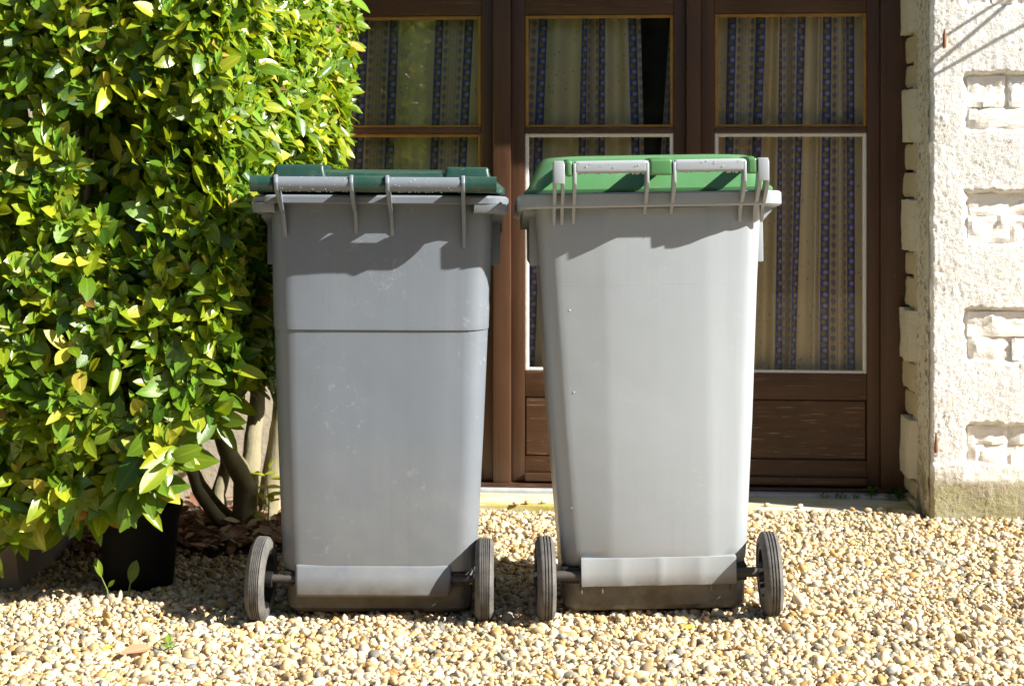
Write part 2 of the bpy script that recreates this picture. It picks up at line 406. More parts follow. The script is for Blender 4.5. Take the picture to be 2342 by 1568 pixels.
psz = np.clip(rng.lognormal(math.log(0.0066), 0.38, npb), 0.0035, 0.0150)
S3 = np.stack([psz*rng.uniform(0.95, 1.45, npb), psz*rng.uniform(0.8, 1.1, npb), psz*rng.uniform(0.4, 0.95, npb)], 1)
pc = PCOLS[rng.choice(len(PCOLS), npb, p=PW)]*rng.uniform(0.85, 1.12, (npb, 1))
RM = rotmats(npb)
top = P[:, 2] - np.array([gz(x, y) for x, y in P[:, :2]])
score = S3[:, 0]/P[:, 1] + np.where(top > 0.002, 0, -1) + np.where(np.abs(P[:, 0])/P[:, 1] < 0.285, 0, -1) + np.where(P[:, 1] > 3.56, 0, -1)
big = np.argsort(-score)[:260]; isbig = np.zeros(npb, bool); isbig[big] = True
def build_pebbles(name, idx, sub, parent):
    v, f = ico(sub); n = len(idx); nv = len(v)
    lump = np.stack([1+0.10*np.sin(3.1*v[:, 1]+7*k)+0.08*np.sin(4*v[:, 0]+2.3*k) for k in range(12)])
    L = lump[rng.integers(0, 12, n)]
    co = (v[None]*L[:, :, None])*S3[idx][:, None, :]
    co = np.einsum('nij,nvj->nvi', RM[idx], co) + P[idx][:, None, :]
    co = co.reshape(-1, 3); F = (f[None] + (np.arange(n)*nv)[:, None, None]).reshape(-1, 3)
    me = bpy.data.meshes.new(name); me.vertices.add(len(co)); me.vertices.foreach_set('co', co.ravel().astype('f'))
    me.loops.add(F.size); me.loops.foreach_set('vertex_index', F.ravel().astype('i'))
    me.polygons.add(len(F)); me.polygons.foreach_set('loop_start', (np.arange(len(F))*3).astype('i'))
    me.update(calc_edges=True)
    a = me.attributes.new('pcol', 'FLOAT_COLOR', 'POINT')
    cc = np.concatenate([np.repeat(pc[idx], nv, 0), np.ones((n*nv, 1))], 1); a.data.foreach_set('color', cc.ravel().astype('f'))
    me.shade_smooth()
    return link(name, me, 'pebble', parent)
near = np.where((P[:, 1] < 3.93) & ~isbig)[0]; far = np.where((P[:, 1] >= 3.93) & ~isbig)[0]
for nm, idx, sub in (('gravel', near, 2), ('distant_gravel', far, 1)):
    g = build_pebbles(nm, idx, sub, ground); g['kind'] = 'stuff'
pmesh = []
for k, c in enumerate(PCOLS):
    v, f = ico(2); v = v*(1+0.10*np.sin(3.1*v[:, 1:2]+7*k)+0.08*np.sin(4*v[:, 0:1]+2.3*k))
    me = bpy.data.meshes.new('pebble'); me.from_pydata(v.tolist(), [], f.tolist()); me.shade_smooth()
    a = me.attributes.new('pcol', 'FLOAT_COLOR', 'POINT')
    for d in a.data: d.color = (*c, 1)
    me.materials.append(M['pebble']); pmesh.append(me)
for i in big:
    k = int(np.argmin(np.abs(PCOLS-pc[i]).sum(1)))
    o = link('pebble', pmesh[k], None, ground)
    o.matrix_local = Matrix.Translation(P[i]) @ Matrix(RM[i].tolist()).to_4x4() @ Matrix.Diagonal((*S3[i], 1))

# ------------------------------------------------------------------ house: right wall of render bands and stone panels
U0 = FU(2125, 0)
LZ = 1.86               # underside of the lintel
house = thing('stone_house_wall', FW(0, 0, 0), 'white roughcast house wall with recessed panels of pale limestone beside the door', 'wall', FROT)
PANELS = []     # z ranges of stone panels
for ya, yb in ((-120, 14), (165, 302), (435, 560), (705, 828), (968, 1096)):
    PANELS.append((FZ(2240, yb, 0), FZ(2240, ya, 0)))
PU = FU(2205, 0)
def panel_depth(u, z, a, b):
    e = 0.009*nz(u, z, 8, 14) + 0.005*nz(u, z, 3, 40)
    d = min((z-a)*.7, b-z, (u-PU)*.8) + e
    if d <= 0: return 0.0
    return (0.007+0.018*min(1, max(0, (z-a)/(b-a)))**.7)*min(1, d/0.007)
def wall_h(u, z):
    h = 0.0014*nz(u, z, 1, 45) + 0.0026*nz(u, z, 5, 130) + 0.004*nz(u, z, 2, 7)
    for a, b in PANELS:
        if a-.03 < z < b+.03: h -= panel_depth(u, z, a, b)
    if u < U0+0.016: h -= 0.018*(1-(u-U0)/0.016)**2 * (1+.8*nz(0, z, 3, 22))
    if z < 0.175+0.02*nz(u, 0, 0, 4): h += 0.006
    return h
nu, nzs = 150, 380
us = [U0 + 0.95*(i/nu)**1.25 for i in range(nu+1)]; zs = [-0.05 + 1.92*j/nzs for j in range(nzs+1)]
verts = [(u + 0.006*nz(u, z, 4, 28)*(1 if i == 0 else 0), -wall_h(u, z), z) for z in zs for i, u in enumerate(us)]
faces = [(j*(nu+1)+i, j*(nu+1)+i+1, (j+1)*(nu+1)+i+1, (j+1)*(nu+1)+i) for j in range(nzs) for i in range(nu)]
me = bpy.data.meshes.new('roughcast_face'); me.from_pydata(verts, [], faces); me.shade_smooth()
link('roughcast_face', me, 'render', house)
def rock(name, x0, x1, z0, z1, d, mat, parent, seed, yb=0.05, nx=6, nzz=4, rough=0.010, lean=0.0):
    """a squared rubble stone: front at y=-d, back at y=yb"""
    bm = bmesh.new(); rg = random.Random(seed)
    cut = [rg.uniform(0, 0.25) for _ in range(4)]
    def pt(i, j):
        a, b = i/nx, j/nzz; x = x0+(x1-x0)*a; z = z0+(z1-z0)*b
        cx = 0.5*(x1-x0)*max(0, 0.5-a)*cut[0]*(b if seed % 2 else 1-b)
        x += cx - 0.5*(x1-x0)*max(0, a-0.5)*cut[1]*(b if seed % 3 else 1-b)
        z += (z1-z0)*(.18*cut[2]*(a-.5) if seed % 2 else -.18*cut[3]*(a-.5))*(1-abs(2*b-1)*.2)
        z += 0.004*nz(x, seed, 2, 25)*(1 if j in (0, nzz) else 0)
        edge = min(i, nx-i, j, nzz-j)
        y = -d + rough*nz(x, z, seed*1.7, 22) + 0.6*rough*nz(x, z*2.2, seed*3.1, 70) + (0.0035 if edge == 0 else 0) + lean*(b-0.5) + .005*(a-.5)*nz(seed, 1, 1, 1.3)
        return (x, y, z)
    g = [[bm.verts.new(pt(i, j)) for i in range(nx+1)] for j in range(nzz+1)]
    for j in range(nzz):
        for i in range(nx): bm.faces.new((g[j][i], g[j][i+1], g[j+1][i+1], g[j+1][i]))
    loop = [g[0][i] for i in range(nx+1)] + [g[j][nx] for j in range(1, nzz+1)] + [g[nzz][i] for i in range(nx-1, -1, -1)] + [g[j][0] for j in range(nzz-1, 0, -1)]
    back = [bm.verts.new((v.co.x, yb, v.co.z)) for v in loop]
    for k in range(len(loop)):
        k2 = (k+1) % len(loop); bm.faces.new((loop[k], back[k], back[k2], loop[k2]))
    return from_bm(name, bm, mat, parent, 20)
sd_ = 1
def split(x0, x1, z0, z1, out):
    w_, h_ = x1-x0, z1-z0
    if (w_ < 0.24 and h_ < 0.075) or (w_ < 0.13 and h_ < 0.11) or h_ < 0.03: out.append((x0, x1, z0, z1)); return
    if w_ > 1.6*h_ and not (h_ > 0.13): t = x0+w_*rnd.uniform(.3, .7); split(x0, t, z0, z1, out); split(t, x1, z0, z1, out)
    else: t = z0+h_*rnd.uniform(.32, .68); split(x0, x1, z0, t, out); split(x0, x1, t, z1, out)
for a, b in PANELS:
    cells = []; mid_ = a+(b-a)*rnd.uniform(.4, .62)
    split(PU+.010, U0+.86, a+.004, mid_, cells); split(PU+.010, U0+.86, mid_, b-.010, cells)
    for x0, x1, z0, z1 in cells:
        g_ = rnd.uniform(.0008, .003)
        rock('stone', x0+g_, x1-g_, z0+g_, z1-g_*.7, -(0.004+0.016*((z0+z1)/2-a)/(b-a))+rnd.uniform(-.003, .005), 'stone', house, sd_, .06, 10, 6, .009, -.014*(z1-z0)/(b-a)*-1); sd_ += 1
# corner strip of the reveal and quoin stones
UIN = FU(2048, 0.33)
bm = bmesh.new()
def rev(v, z):
    u = U0 + (FU(2094, 0.17)-U0)*v/0.17
    return (u + 0.004*nz(v, z, 7, 22) + 0.002*nz(v, z, 3, 60), v, z)
vv = [0.004+0.012*i for i in range(17)]; zz = [-0.03+0.012*j for j in range(158)]
g = [[bm.verts.new(rev(v, z)) for v in vv] for z in zz]
for j in range(len(zz)-1):
    for i in range(len(vv)-1): bm.faces.new((g[j][i], g[j][i+1], g[j+1][i+1], g[j+1][i]))
from_bm('reveal_render', bm, 'corner', house, 60)
def quoin(z0, z1, u_face, mat, seed, v0=0.15, v1=0.37):
    """stone in the reveal, its face looks towards -u"""
    bm = bmesh.new(); n1, n2 = 7, 6
    def pt(i, j):
        v = v0+(v1-v0)*i/n1; z = z0+(z1-z0)*j/n2; e = min(i, n1-i, j, n2-j)
        return (u_face - 0.04*(v-v0) + 0.004*nz(v, z, seed, 14) + 0.003*nz(v, z, seed, 40) + (0.0035 if e == 0 else 0), v+0.004*nz(z, seed, 1, 18)*(i == 0), z+0.006*nz(v, seed, 2, 16)*(j in (0, n2)))
    g = [[bm.verts.new(pt(i, j)) for i in range(n1+1)] for j in range(n2+1)]
    for j in range(n2):
        for i in range(n1): bm.faces.new((g[j][i], g[j][i+1], g[j+1][i+1], g[j+1][i]))
    loop = [g[0][i] for i in range(n1+1)] + [g[j][n1] for j in range(1, n2+1)] + [g[n2][i] for i in range(n1-1, -1, -1)] + [g[j][0] for j in range(n2-1, 0, -1)]
    back = [bm.verts.new((u_face+0.09, v.co.y, v.co.z)) for v in loop]
    for k in range(len(loop)):
        k2 = (k+1) % len(loop); bm.faces.new((loop[k], back[k], back[k2], loop[k2]))
    from_bm('quoin_stone', bm, mat, house, 40)
UB = FU(2066, 0.25)
ends = [1085, 951, 822, 704, 574, 455, 327, 204, 81, -40, -160, -280, -330]
zprev = -0.02
for k, ye in enumerate(ends):
    zt = FZ(2070, ye, 0.25)
    if k % 2 == 0:      # recessed rubble, two stones
        zm = zprev + (zt-zprev)*rnd.uniform(0.4, 0.6)
        quoin(zprev+0.006, zm-0.005, UB+0.018+rnd.uniform(-.003, .006), 'quoin_in', 50+k)
        quoin(zm+0.005, zt-0.006, UB+0.016+rnd.uniform(-.003, .006), 'quoin_in', 80+k)
    else:
        quoin(zprev+0.003, zt-0.003, UB+0.004+rnd.uniform(-.004, .004), 'quoin', 120+k, 0.15, 0.31)
    zprev = zt
box('mortar_core', UB+0.055, U0+0.9, 0.06, 0.42, -0.05, LZ-.002, 'mortar', house, 0)
box('lintel_wall', -2.6, U0+0.95, 0.012, 0.42, LZ, 2.95, 'render', house, 0.008)
ULEFT = FU(690, 0.33)
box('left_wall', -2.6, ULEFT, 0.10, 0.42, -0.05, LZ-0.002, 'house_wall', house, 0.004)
# rusty hinge pins
for (x, y, hgt) in ((2160, 90, 0.030), (2141, 1015, 0.034)):
    u, z = FU(x, -0.012), FZ(x, y, -0.012)
    bm = bmesh.new(); tube(bm, [(u, 0.03, z-0.012), (u, -0.016, z-0.012)], 0.005, 8)
    tube(bm, [(u, -0.016, z-0.026), (u, -0.016, z-0.002), (u, -0.016, z+hgt)], [0.006, 0.006, 0.0028], 10)
    from_bm('hinge_pin', bm, 'rust', house, 40)

# ------------------------------------------------------------------ doorstep
step = thing('doorstep', FW(0, 0, 0), 'low mossy stone doorstep in front of the glazed brown doors', 'step', FROT)
bm = bmesh.new(); bbox(bm, ULEFT+0.002, U0-0.03, 0.05, 0.335, -0.04, 0.022, 0.006, 2)
bmesh.ops.subdivide_edges(bm, edges=[e for e in bm.edges if e.calc_length() > 0.5], cuts=40)
for v in bm.verts: v.co.y += 0.006*nz(v.co.x, 0, 0, 6)*(v.co.y < 0.1); v.co.z += 0.003*nz(v.co.x, v.co.y, 0, 9)
from_bm('slab', bm, 'sill', step, 35)
for k, (x, y) in enumerate(((1755, 1158), (1830, 1160), (2130/1.0931, 1168), (2170/1.0931, 1169), (2200/1.0931, 1167), (1205, 1152), (1180, 1154), (1245, 1150))):
    D = FPX*(EYE-0.024)/(y-400); o = link('pebble', pmesh[k % 3 + 1], None, None)
    o.matrix_world = Matrix.Translation((PX(x, D), D, 0.029)) @ Matrix.Rotation(k, 4, 'Z') @ Matrix.Diagonal((0.012, 0.009, 0.006, 1))
    tag(o, 'small cream pebble lying loose on the stone doorstep', 'pebble', 'pebbles on the doorstep')

# ------------------------------------------------------------------ glazed door
door = thing('glazed_door', FW(0, 0, 0), 'dark brown wooden glazed double door set with side light and lower panels', 'door', FROT)
VF = 0.33
def Z(y, x=1370, v=VF): return FZ(x, y, v)
def U(x, v=VF): return FU(x, v)
ZB, ZT = 0.046, LZ-0.004
ZPB, ZPT = Z(850), Z(33)            # glass bottom and top
ZM0, ZM1 = Z(307), Z(291)           # muntin
ZPA, ZPZ = Z(910), Z(1045)          # lower panel
# fixed frame and posts
box('frame_jamb', U(2013), UB+0.070, VF-0.012, VF+0.07, 0.02, ZT, 'wood', door, 0.004)
box('frame_jamb', ULEFT+0.003, U(728), VF-0.012, VF+0.07, 0.02, ZT, 'wood', door, 0.004)
box('frame_head', U(728)+0.001, U(2013)-0.001, VF-0.014, VF+0.07, Z(-40), ZT-0.003, 'wood_h', door, 0.004)
for xa, xb in ((1129, 1169), (1570, 1603)):
    box('cover_post', U(xa), U(xb), VF-0.024, VF+0.06, 0.030, Z(-40)-0.001, 'wood', door, 0.003)
def leaf(xl, xa, xb, xr, low_bead):
    """one glazed leaf, stiles xl-xa and xb-xr, glass xa-xb"""
    e = bpy.data.objects.new('door_leaf', None); C.objects.link(e); e.parent = door
    y0, y1 = VF, VF+0.045
    box('stile', U(xl)+.001, U(xa), y0, y1, ZB, Z(-40)-0.002, 'wood', e, 0.003)
    box('stile', U(xb), U(xr)-.001, y0, y1, ZB, Z(-40)-0.002, 'wood', e, 0.003)
    a, b = U(xa)+.0005, U(xb)-.0005
    box('rail', a, b, y0+.001, y1-.001, ZPT, Z(-40)-0.004, 'wood_h', e, 0.003)
    box('muntin', a, b, y0-.001, y1-.001, ZM0+0.004, ZM1-0.002, 'wood_h', e, 0.004)
    box('rail', a, b, y0+.002, y1-.001, ZPA+0.002, ZPB, 'wood_h', e, 0.004)
    box('rail', a, b, y0+.001, y1-.001, ZB, ZPZ, 'wood_h', e, 0.003)
    box('drip_mould', a, b, y0-.022, y0+.0005, ZB+0.004, ZB+0.030, 'wood_h', e, 0.007)
    bm = bmesh.new(); bbox(bm, a+.001, b-.001, y0+.004, y1-.006, ZPZ+.001, ZPA+.001, 0.005, 1)
    from_bm('lower_panel', bm, 'wood_worn', e, 30)
    for z0, z1, mt in ((ZPB+.001, ZM0+.003, low_bead), (ZM1-.001, ZPT-.001, 'bead_ochre')):
        t = 0.011 if mt == 'bead_ochre' else 0.012
        bm = bmesh.new()
        yb0, yb1 = y0+0.006, y0+0.020
        bbox(bm, a, a+t, yb0, yb1, z0, z1, .002, 1); bbox(bm, b-t, b, yb0, yb1, z0, z1, .002, 1)
        bbox(bm, a+t+.0003, b-t-.0003, yb0+.001, yb1, z1-t, z1, .002, 1); bbox(bm, a+t+.0003, b-t-.0003, yb0+.001, yb1, z0, z0+t*.8, .002, 1)
        from_bm('glazing_bead', bm, mt, e, 35)
        bm = bmesh.new(); vs4 = [bm.verts.new(p) for p in ((a+.002, y0+.022, z0+.002), (b-.002, y0+.022, z0+.002), (b-.002, y0+.022, z1-.002), (a+.002, y0+.022, z1-.002))]
        bm.faces.new(vs4); from_bm('pane', bm, 'glass', e, 0)
    return e
leaf(728, 758, 1101, 1129, 'bead_ochre')
leaf(1169, 1200, 1541, 1570, 'bead_white')
leaf(1603, 1634, 1983, 2013, 'bead_white')
box('threshold', ULEFT+.004, UB+0.06, VF-0.075, VF+0.03, 0.018, 0.032, 'zinc', door, 0.004)
box('threshold_step', ULEFT+.005, UB+0.06, VF-0.035, VF+0.06, 0.0325, 0.044, 'wood_h', door, 0.003)

# ------------------------------------------------------------------ room behind and curtains
room = bpy.data.meshes.new('room'); bm = bmesh.new(); bbox(bm, ULEFT-.4, U0+.3, VF+0.09, VF+2.4, 0.0, 2.3)
bm.faces.ensure_lookup_table()
bmesh.ops.delete(bm, geom=[f for f in bm.faces if f.calc_center_median().y < VF+0.1], context='FACES')
o = from_bm('room_interior', bm, 'interior', None, 0); o.location = FW(0, 0, 0.025); o.rotation_euler = FROT; struct(o)
def curtain(label, knots, y_top=20, y_bot=862, vc=0.415, amp=0.012, seed=0):
    """knots: (cloth position, x at the top, x at the bottom)"""
    ns, nr = 90, 26; s0, s1 = knots[0][0], knots[-1][0]
    S = [k[0] for k in knots]; XT = [k[1] for k in knots]; XB = [k[2] for k in knots]
    verts, uvs = [], []
    for j in range(nr+1):
        b = j/nr; y = y_top+(y_bot-y_top)*b
        for i in range(ns+1):
            s = s0+(s1-s0)*i/ns; x = np.interp(s, S, XT)*(1-b)+np.interp(s, S, XB)*b
            k = int(np.searchsorted(S, s)); k = min(max(k, 1), len(S)-1)
            comp = (XT[k]-XT[k-1])/max(1e-4, (S[k]-S[k-1])*704)
            v = vc + amp*math.sin(s*2*math.pi/0.105+seed) + amp*0.8*nz(s*9, b*1.5, seed) + (0.022*max(0, 1-comp))
            verts.append((FU(x, vc), v, FZ(1500, y, vc))); uvs.append((s, FZ(1500, y, vc)))
    faces = [(j*(ns+1)+i, j*(ns+1)+i+1, (j+1)*(ns+1)+i+1, (j+1)*(ns+1)+i) for j in range(nr) for i in range(ns)]
    me = bpy.data.meshes.new('curtain'); me.from_pydata(verts, [], faces)
    ul = me.uv_layers.new(name='UVMap')
    for l in me.loops: ul.data[l.index].uv = uvs[l.vertex_index]
    me.shade_smooth(); o = link('curtain', me, 'curtain'); o.location = FW(0, 0, 0); o.rotation_euler = FROT
    return tag(o, label, 'curtain', 'striped curtains behind the door glass')
curtain('flat hanging striped curtain behind the glass beside the hedge', [(-.12, 738, 722), (0, 823, 790), (.027, 842, 809), (.101, 894, 862), (.128, 912, 882), (.247, 997, 964), (.274, 1015, 983), (.348, 1065, 1024), (.375, 1084, 1042), (.43, 1125, 1110)], amp=.007)
curtain('striped curtain drawn aside from a dark gap in the middle leaf', [(.05, 1192, 1166), (.101, 1234, 1201), (.128, 1252, 1220), (.247, 1332, 1310), (.274, 1345, 1331), (.348, 1370, 1364), (.375, 1384, 1381), (.494, 1435, 1458), (.521, 1454, 1475), (.54, 1464, 1486)], seed=1, amp=.018)
curtain('narrow striped curtain edge on the far side of the dark gap', [(.075, 1534, 1476), (.101, 1541, 1494), (.128, 1549, 1510), (.2, 1580, 1570)], seed=2, amp=.004)
curtain('pleated striped curtain in the shaded leaf beside the stone wall', [(-.06, 1622, 1608), (0, 1665, 1650), (.027, 1684, 1664), (.101, 1731, 1705), (.128, 1752, 1722), (.247, 1784, 1771), (.274, 1789, 1791), (.348, 1824, 1806), (.375, 1844, 1818), (.42, 1866, 1850), (.494, 1883, 1876), (.521, 1902, 1895), (.56, 1925, 1925), (.595, 1937, 1940), (.622, 1954, 1956), (.67, 1996, 1996)], seed=3, amp=.022)

# ------------------------------------------------------------------ wheelie bins
def rr(hw, y0, y1, r, z, slope=0.0, facet=None, n=6, hwf=None):
    """rounded rectangle ring; y0 is the rear (towards the camera). facet = (xa, xb, depth) pushes the rear middle out"""
    hwf = hwf or hw; pts = []; y1 = y1*0.76
    xa, xb, dp = facet or (-0.3*hw, 0.3*hw, 0.0)
    def arc(cx, cy, a0):
        for k in range(n+1):
            a = a0+math.pi/2*k/n; pts.append([cx+r*math.cos(a), cy+r*math.sin(a)])
    arc(-hw+r, y0+r, math.pi)                 # rear left corner
    kl = max(.02, xa+hw-r); kr = max(.02, hw-r-xb); q = .010
    pts += [[xa-q, y0-dp*(1-q/kl)], [xa+q, y0-dp], [xb-q, y0-dp], [xb+q, y0-dp*(1-q/kr)]]
    arc(hw-r, y0+r, 1.5*math.pi); arc(hwf-r, y1-r, 0); arc(-hwf+r, y1-r, math.pi/2)
    return [(x, y, z+slope*(y-0.0)) for x, y in pts]
def wheel(parent, x, y, z, tilt, flip, smooth_tread):
    w_ = bpy.data.objects.new('wheel', None); C.objects.link(w_); w_.parent = parent
    w_.location = (x, y, z); w_.rotation_euler = (0, R(tilt[0]), R(tilt[1]))
    hw, r = 0.021, 0.097
    prof = [(-hw+.004, 0.066), (-hw, 0.072), (-hw, 0.083), (-hw+.005, 0.092), (-hw+.009, r-.001)]
    ng = 5 if not smooth_tread else 3
    for k in range(ng):
        c = (-hw+.011) + (2*hw-.022)*(k+0.5)/ng; d = (2*hw-.022)/ng
        prof += [(c-d*.35, r), (c+d*.2, r), (c+d*.3, r-.0035), (c+d*.42, r-.0035)]
    prof += [(hw-.009, r-.001), (hw-.005, 0.092), (hw, 0.083), (hw, 0.072), (hw-.004, 0.066)]
    bm = bmesh.new()
    n = 40; rings = [[(px, rad*math.cos(2*math.pi*k/n), rad*math.sin(2*math.pi*k/n)) for k in range(n)] for px, rad in prof]
    rings.append(rings[0]); 
    V = [[bm.verts.new(p) for p in q] for q in rings[:-1]]; V.append(V[0])
    for a, b in zip(V, V[1:]):
        for i in range(n): bm.faces.new((a[i], a[(i+1) % n], b[(i+1) % n], b[i]))
    from_bm('tyre', bm, 'rubber', w_, 30)
    bm = bmesh.new()
    tube(bm, [(-.026, 0, 0), (.026, 0, 0)], 0.018, 16)
    for k in range(10):
        a = 2*math.pi*k/10; c, s_ = math.cos(a), math.sin(a)
        tube(bm, [(0, c*.015, s_*.015), (0, c*.069, s_*.069)], 0.0055, 6)
    rg = [[(px, rad*math.cos(2*math.pi*k/n), rad*math.sin(2*math.pi*k/n)) for k in range(n)] for px, rad in ((-.018, .0655), (.018, .0655), (.018, .058), (-.018, .058))]
    V = [[bm.verts.new(p) for p in q] for q in rg]; V.append(V[0])
    for a, b in zip(V, V[1:]):
        for i in range(n): bm.faces.new((a[i], a[(i+1) % n], b[(i+1) % n], b[i]))
    from_bm('rim', bm, 'black_plastic', w_, 30)
    return w_
def fin(parent, x, outline, mat, th=0.006, dx_bottom=0.0):
    bm = bmesh.new(); zs_ = [p[1] for p in outline]; z0, z1 = min(zs_), max(zs_)
    a = []; b = []
    for y, z in outline:
        k = dx_bottom*(z1-z)/(z1-z0)
        a.append(bm.verts.new((x-th/2+k, y, z))); b.append(bm.verts.new((x+th/2+k, y, z)))
    n = len(a); bm.faces.new(a); bm.faces.new(b[::-1])
    for i in range(n): bm.faces.new((a[i], b[i], b[(i+1) % n], a[(i+1) % n]))
    bmesh.ops.bevel(bm, geom=bm.edges[:], offset=0.0012, segments=1, affect='EDGES')
    return from_bm('fin', bm, mat, parent, 40)
def comb(parent, side, hw, z, slope, mat):
    bm = bmesh.new(); y = 0.10
    while y < 0.46:
        zt = z+slope*y; xa, xb = side*(hw-.012), side*(hw+.024); zl = .012+.020*min(1, max(0, (y-.1)/.15))
        bbox(bm, min(xa, xb), max(xa, xb), y, y+.004, zt-zl, zt-.001, 0); y += .014
    return from_bm('rim_comb', bm, mat, parent, 0)
def drops(parent, spots):
    bm = bmesh.new()
    for (x, y, z, r) in spots:
        q = bmesh.ops.create_icosphere(bm, subdivisions=2, radius=r)
        for v in q['verts']: v.co = Vector((x, y, z)) + Vector((v.co.x, v.co.y, v.co.z*rnd.uniform(.8, 1.1)))
    o = from_bm('water_drops', bm, 'water', parent, 60); o['kind'] = 'stuff'; return o

# ---- left bin: dark grey with dark green lid
LB = thing('wheeled_bin', (-0.309, 4.0, 0.0), 'dark grey wheeled bin with dark green lid standing beside the hedge', 'wheelie bin', (0, R(0.35), R(0.6)), 'wheeled bins on the gravel')
LB.scale = (1.02, 1, 1)
sl = -0.07
def body_left():
    bm = bmesh.new(); f = (-.12, .12, 0.003)
    R_ = [rr(.200, .080, .50, .03, .012), rr(.212, .068, .52, .035, .024), rr(.214, .066, .525, .035, .098), rr(.214, .058, .53, .035, .108), rr(.220, .048, .535, .045, .114, 0, f), rr(.223, .044, .54, .048, .135, 0, f),
          rr(.2365, .042, .58, .052, .45, 0, f), rr(.2445, .041, .61, .055, .671, 0, f), rr(.2455, .0375, .612, .055, .6725, 0, f), rr(.2465, .0375, .613, .055, .6765, 0, f), rr(.2465, .038, .614, .055, .690, 0, f),
          rr(.250, .040, .63, .055, .80, 0, f), rr(.252, .040, .65, .055, .90, -0.02, f), rr(.253, .040, .66, .055, .975, sl, f)]
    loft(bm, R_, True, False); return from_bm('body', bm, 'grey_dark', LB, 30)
body_left()
bm = bmesh.new()
loft(bm, [rr(.252, .036, .665, .05, .965, sl), rr(.281, .004, .71, .045, .964, sl), rr(.290, .000, .72, .05, .966, sl), rr(.290, .000, .72, .05, .979, sl), rr(.285, .004, .715, .05, .984, sl), rr(.255, .03, .68, .05, .984, sl)], False, False)
def corner_block(sg, xa):      # deeper lip at the two rear corners
    prof = [(xa, .002), (.262, .002), (.281, .010), (.2885, .026), (.289, .12), (.262, .12), (.262, .045), (xa, .040)]
    rings = [[(sg*x, y, z+sl*y) for x, y in prof] for z in (.9655, .947)]
    for r in rings:
        if sg < 0: r.reverse()
    rings.append([(x*.985, y+.002, z-.003) for x, y, z in rings[1]]); loft(bm, rings, False, True)
corner_block(1, .212); corner_block(-1, .236)
from_bm('rim', bm, 'grey_dark', LB, 35)
for s_ in (-1, 1):
    comb(LB, s_, .253, .948, sl, 'grey_dark')
    x0, x1 = sorted((s_*.247, s_*.272))
    box('side_grip', x0, x1, .17, .40, .815, .925, 'grey_dark', LB, .003)
AX = -.052; AZ = 1.009
for xa, xb in ((-.224, -.058), (.020, .186)):
    bm = bmesh.new(); tube(bm, [(xa, AX, AZ), (xb, AX, AZ)], .0165, 20); from_bm('handle', bm, 'grey_dark', LB, 40)
for k, (x, zb, dx) in enumerate(((-.226, .885, .012), (-.059, .890, .005), (.020, .885, .008), (.188, .860, .002))):
    fin(LB, x, [(.043, .975), (.043, zb), (.036, zb+.004), (.024, zb+.055), (-.004, .950), (-.040, .975), (-.066, .994), (-.072, 1.012), (-.064, 1.028), (-.048, 1.030), (-.034, 1.022), (-.028, 1.000), (-.004, .984)], 'grey_dark', .0085, dx)
# lid
lid = bpy.data.objects.new('lid', None); C.objects.link(lid); lid.parent = LB
bm = bmesh.new(); ls = -0.09
loft(bm, [rr(.276, .006, .735, .05, .990, ls), rr(.281, .000, .742, .05, .992, ls), rr(.281, .000, .742, .05, 1.004, ls), rr(.270, .004, .73, .05, 1.014, ls), rr(.248, .016, .70, .05, 1.036, ls), rr(.215, .04, .66, .05, 1.046, ls), rr(.10, .2, .5, .04, 1.052, ls)], True, True)
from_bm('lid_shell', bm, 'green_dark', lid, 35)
for xa, xb, zt in ((-.245, -.118, 1.053), (.140, .252, 1.049)):
    bm = bmesh.new(); bbox(bm, xa, xb, -.002, .20, 1.000, zt, .010, 3)
    for v in bm.verts:
        if v.co.z > 1.03: v.co.x = (xa+xb)/2+(v.co.x-(xa+xb)/2)*.88; v.co.y += .012
    from_bm('lid_shoulder', bm, 'green_dark', lid, 40)
for xa, xb in ((-.053, .015), (.193, .262), (-.283, -.232)):
    bm = bmesh.new(); tube(bm, [(xa, AX+.006, AZ), (xb, AX+.006, AZ)], .0185, 18); bbox(bm, xa, xb, AX+.006, .03, AZ-.012, AZ+.018, .003, 1)
    from_bm('hinge_sleeve', bm, 'green_dark', lid, 40)
# bottom
bm = bmesh.new(); bbox(bm, -.190, .166, .021, .080, .059, .130, .009, 3)
for v in bm.verts:
    if v.co.z < .075: v.co.x *= .985
    if v.co.z > .119 and v.co.y < .06: v.co.y += .020
from_bm('axle_housing', bm, 'grey_dark', LB, 40)
bm = bmesh.new(); tube(bm, [(-.262, .050, .096), (.242, .050, .096)], .009, 12); from_bm('axle', bm, 'axle', LB, 40)
for xa, xb in ((-.215, -.192), (.168, .196)):
    box('axle_bracket', xa, xb, .046, .09, .078, .112, 'black_plastic', LB, .003)
wheel(LB, -.266, .048, .095, (1.5, -4), 1, False)
wheel(LB, .241, .048, .095, (0, -0.5), 1, False)
sp = []
for xa, xb in ((-.215, -.065), (.03, .18)):
    for _ in range(18):
        a = rnd.uniform(-2.2, 1.2); sp.append((rnd.uniform(xa, xb), AX+.0168*math.sin(a)*-1 if False else AX-.0168*abs(math.cos(a)), AZ+.0168*math.sin(a), rnd.uniform(.0006, .0013)))
    for _ in range(12): sp.append((rnd.uniform(xa, xb), AX, AZ-.0175, rnd.uniform(.0010, .0018)))
drops(LB, sp)

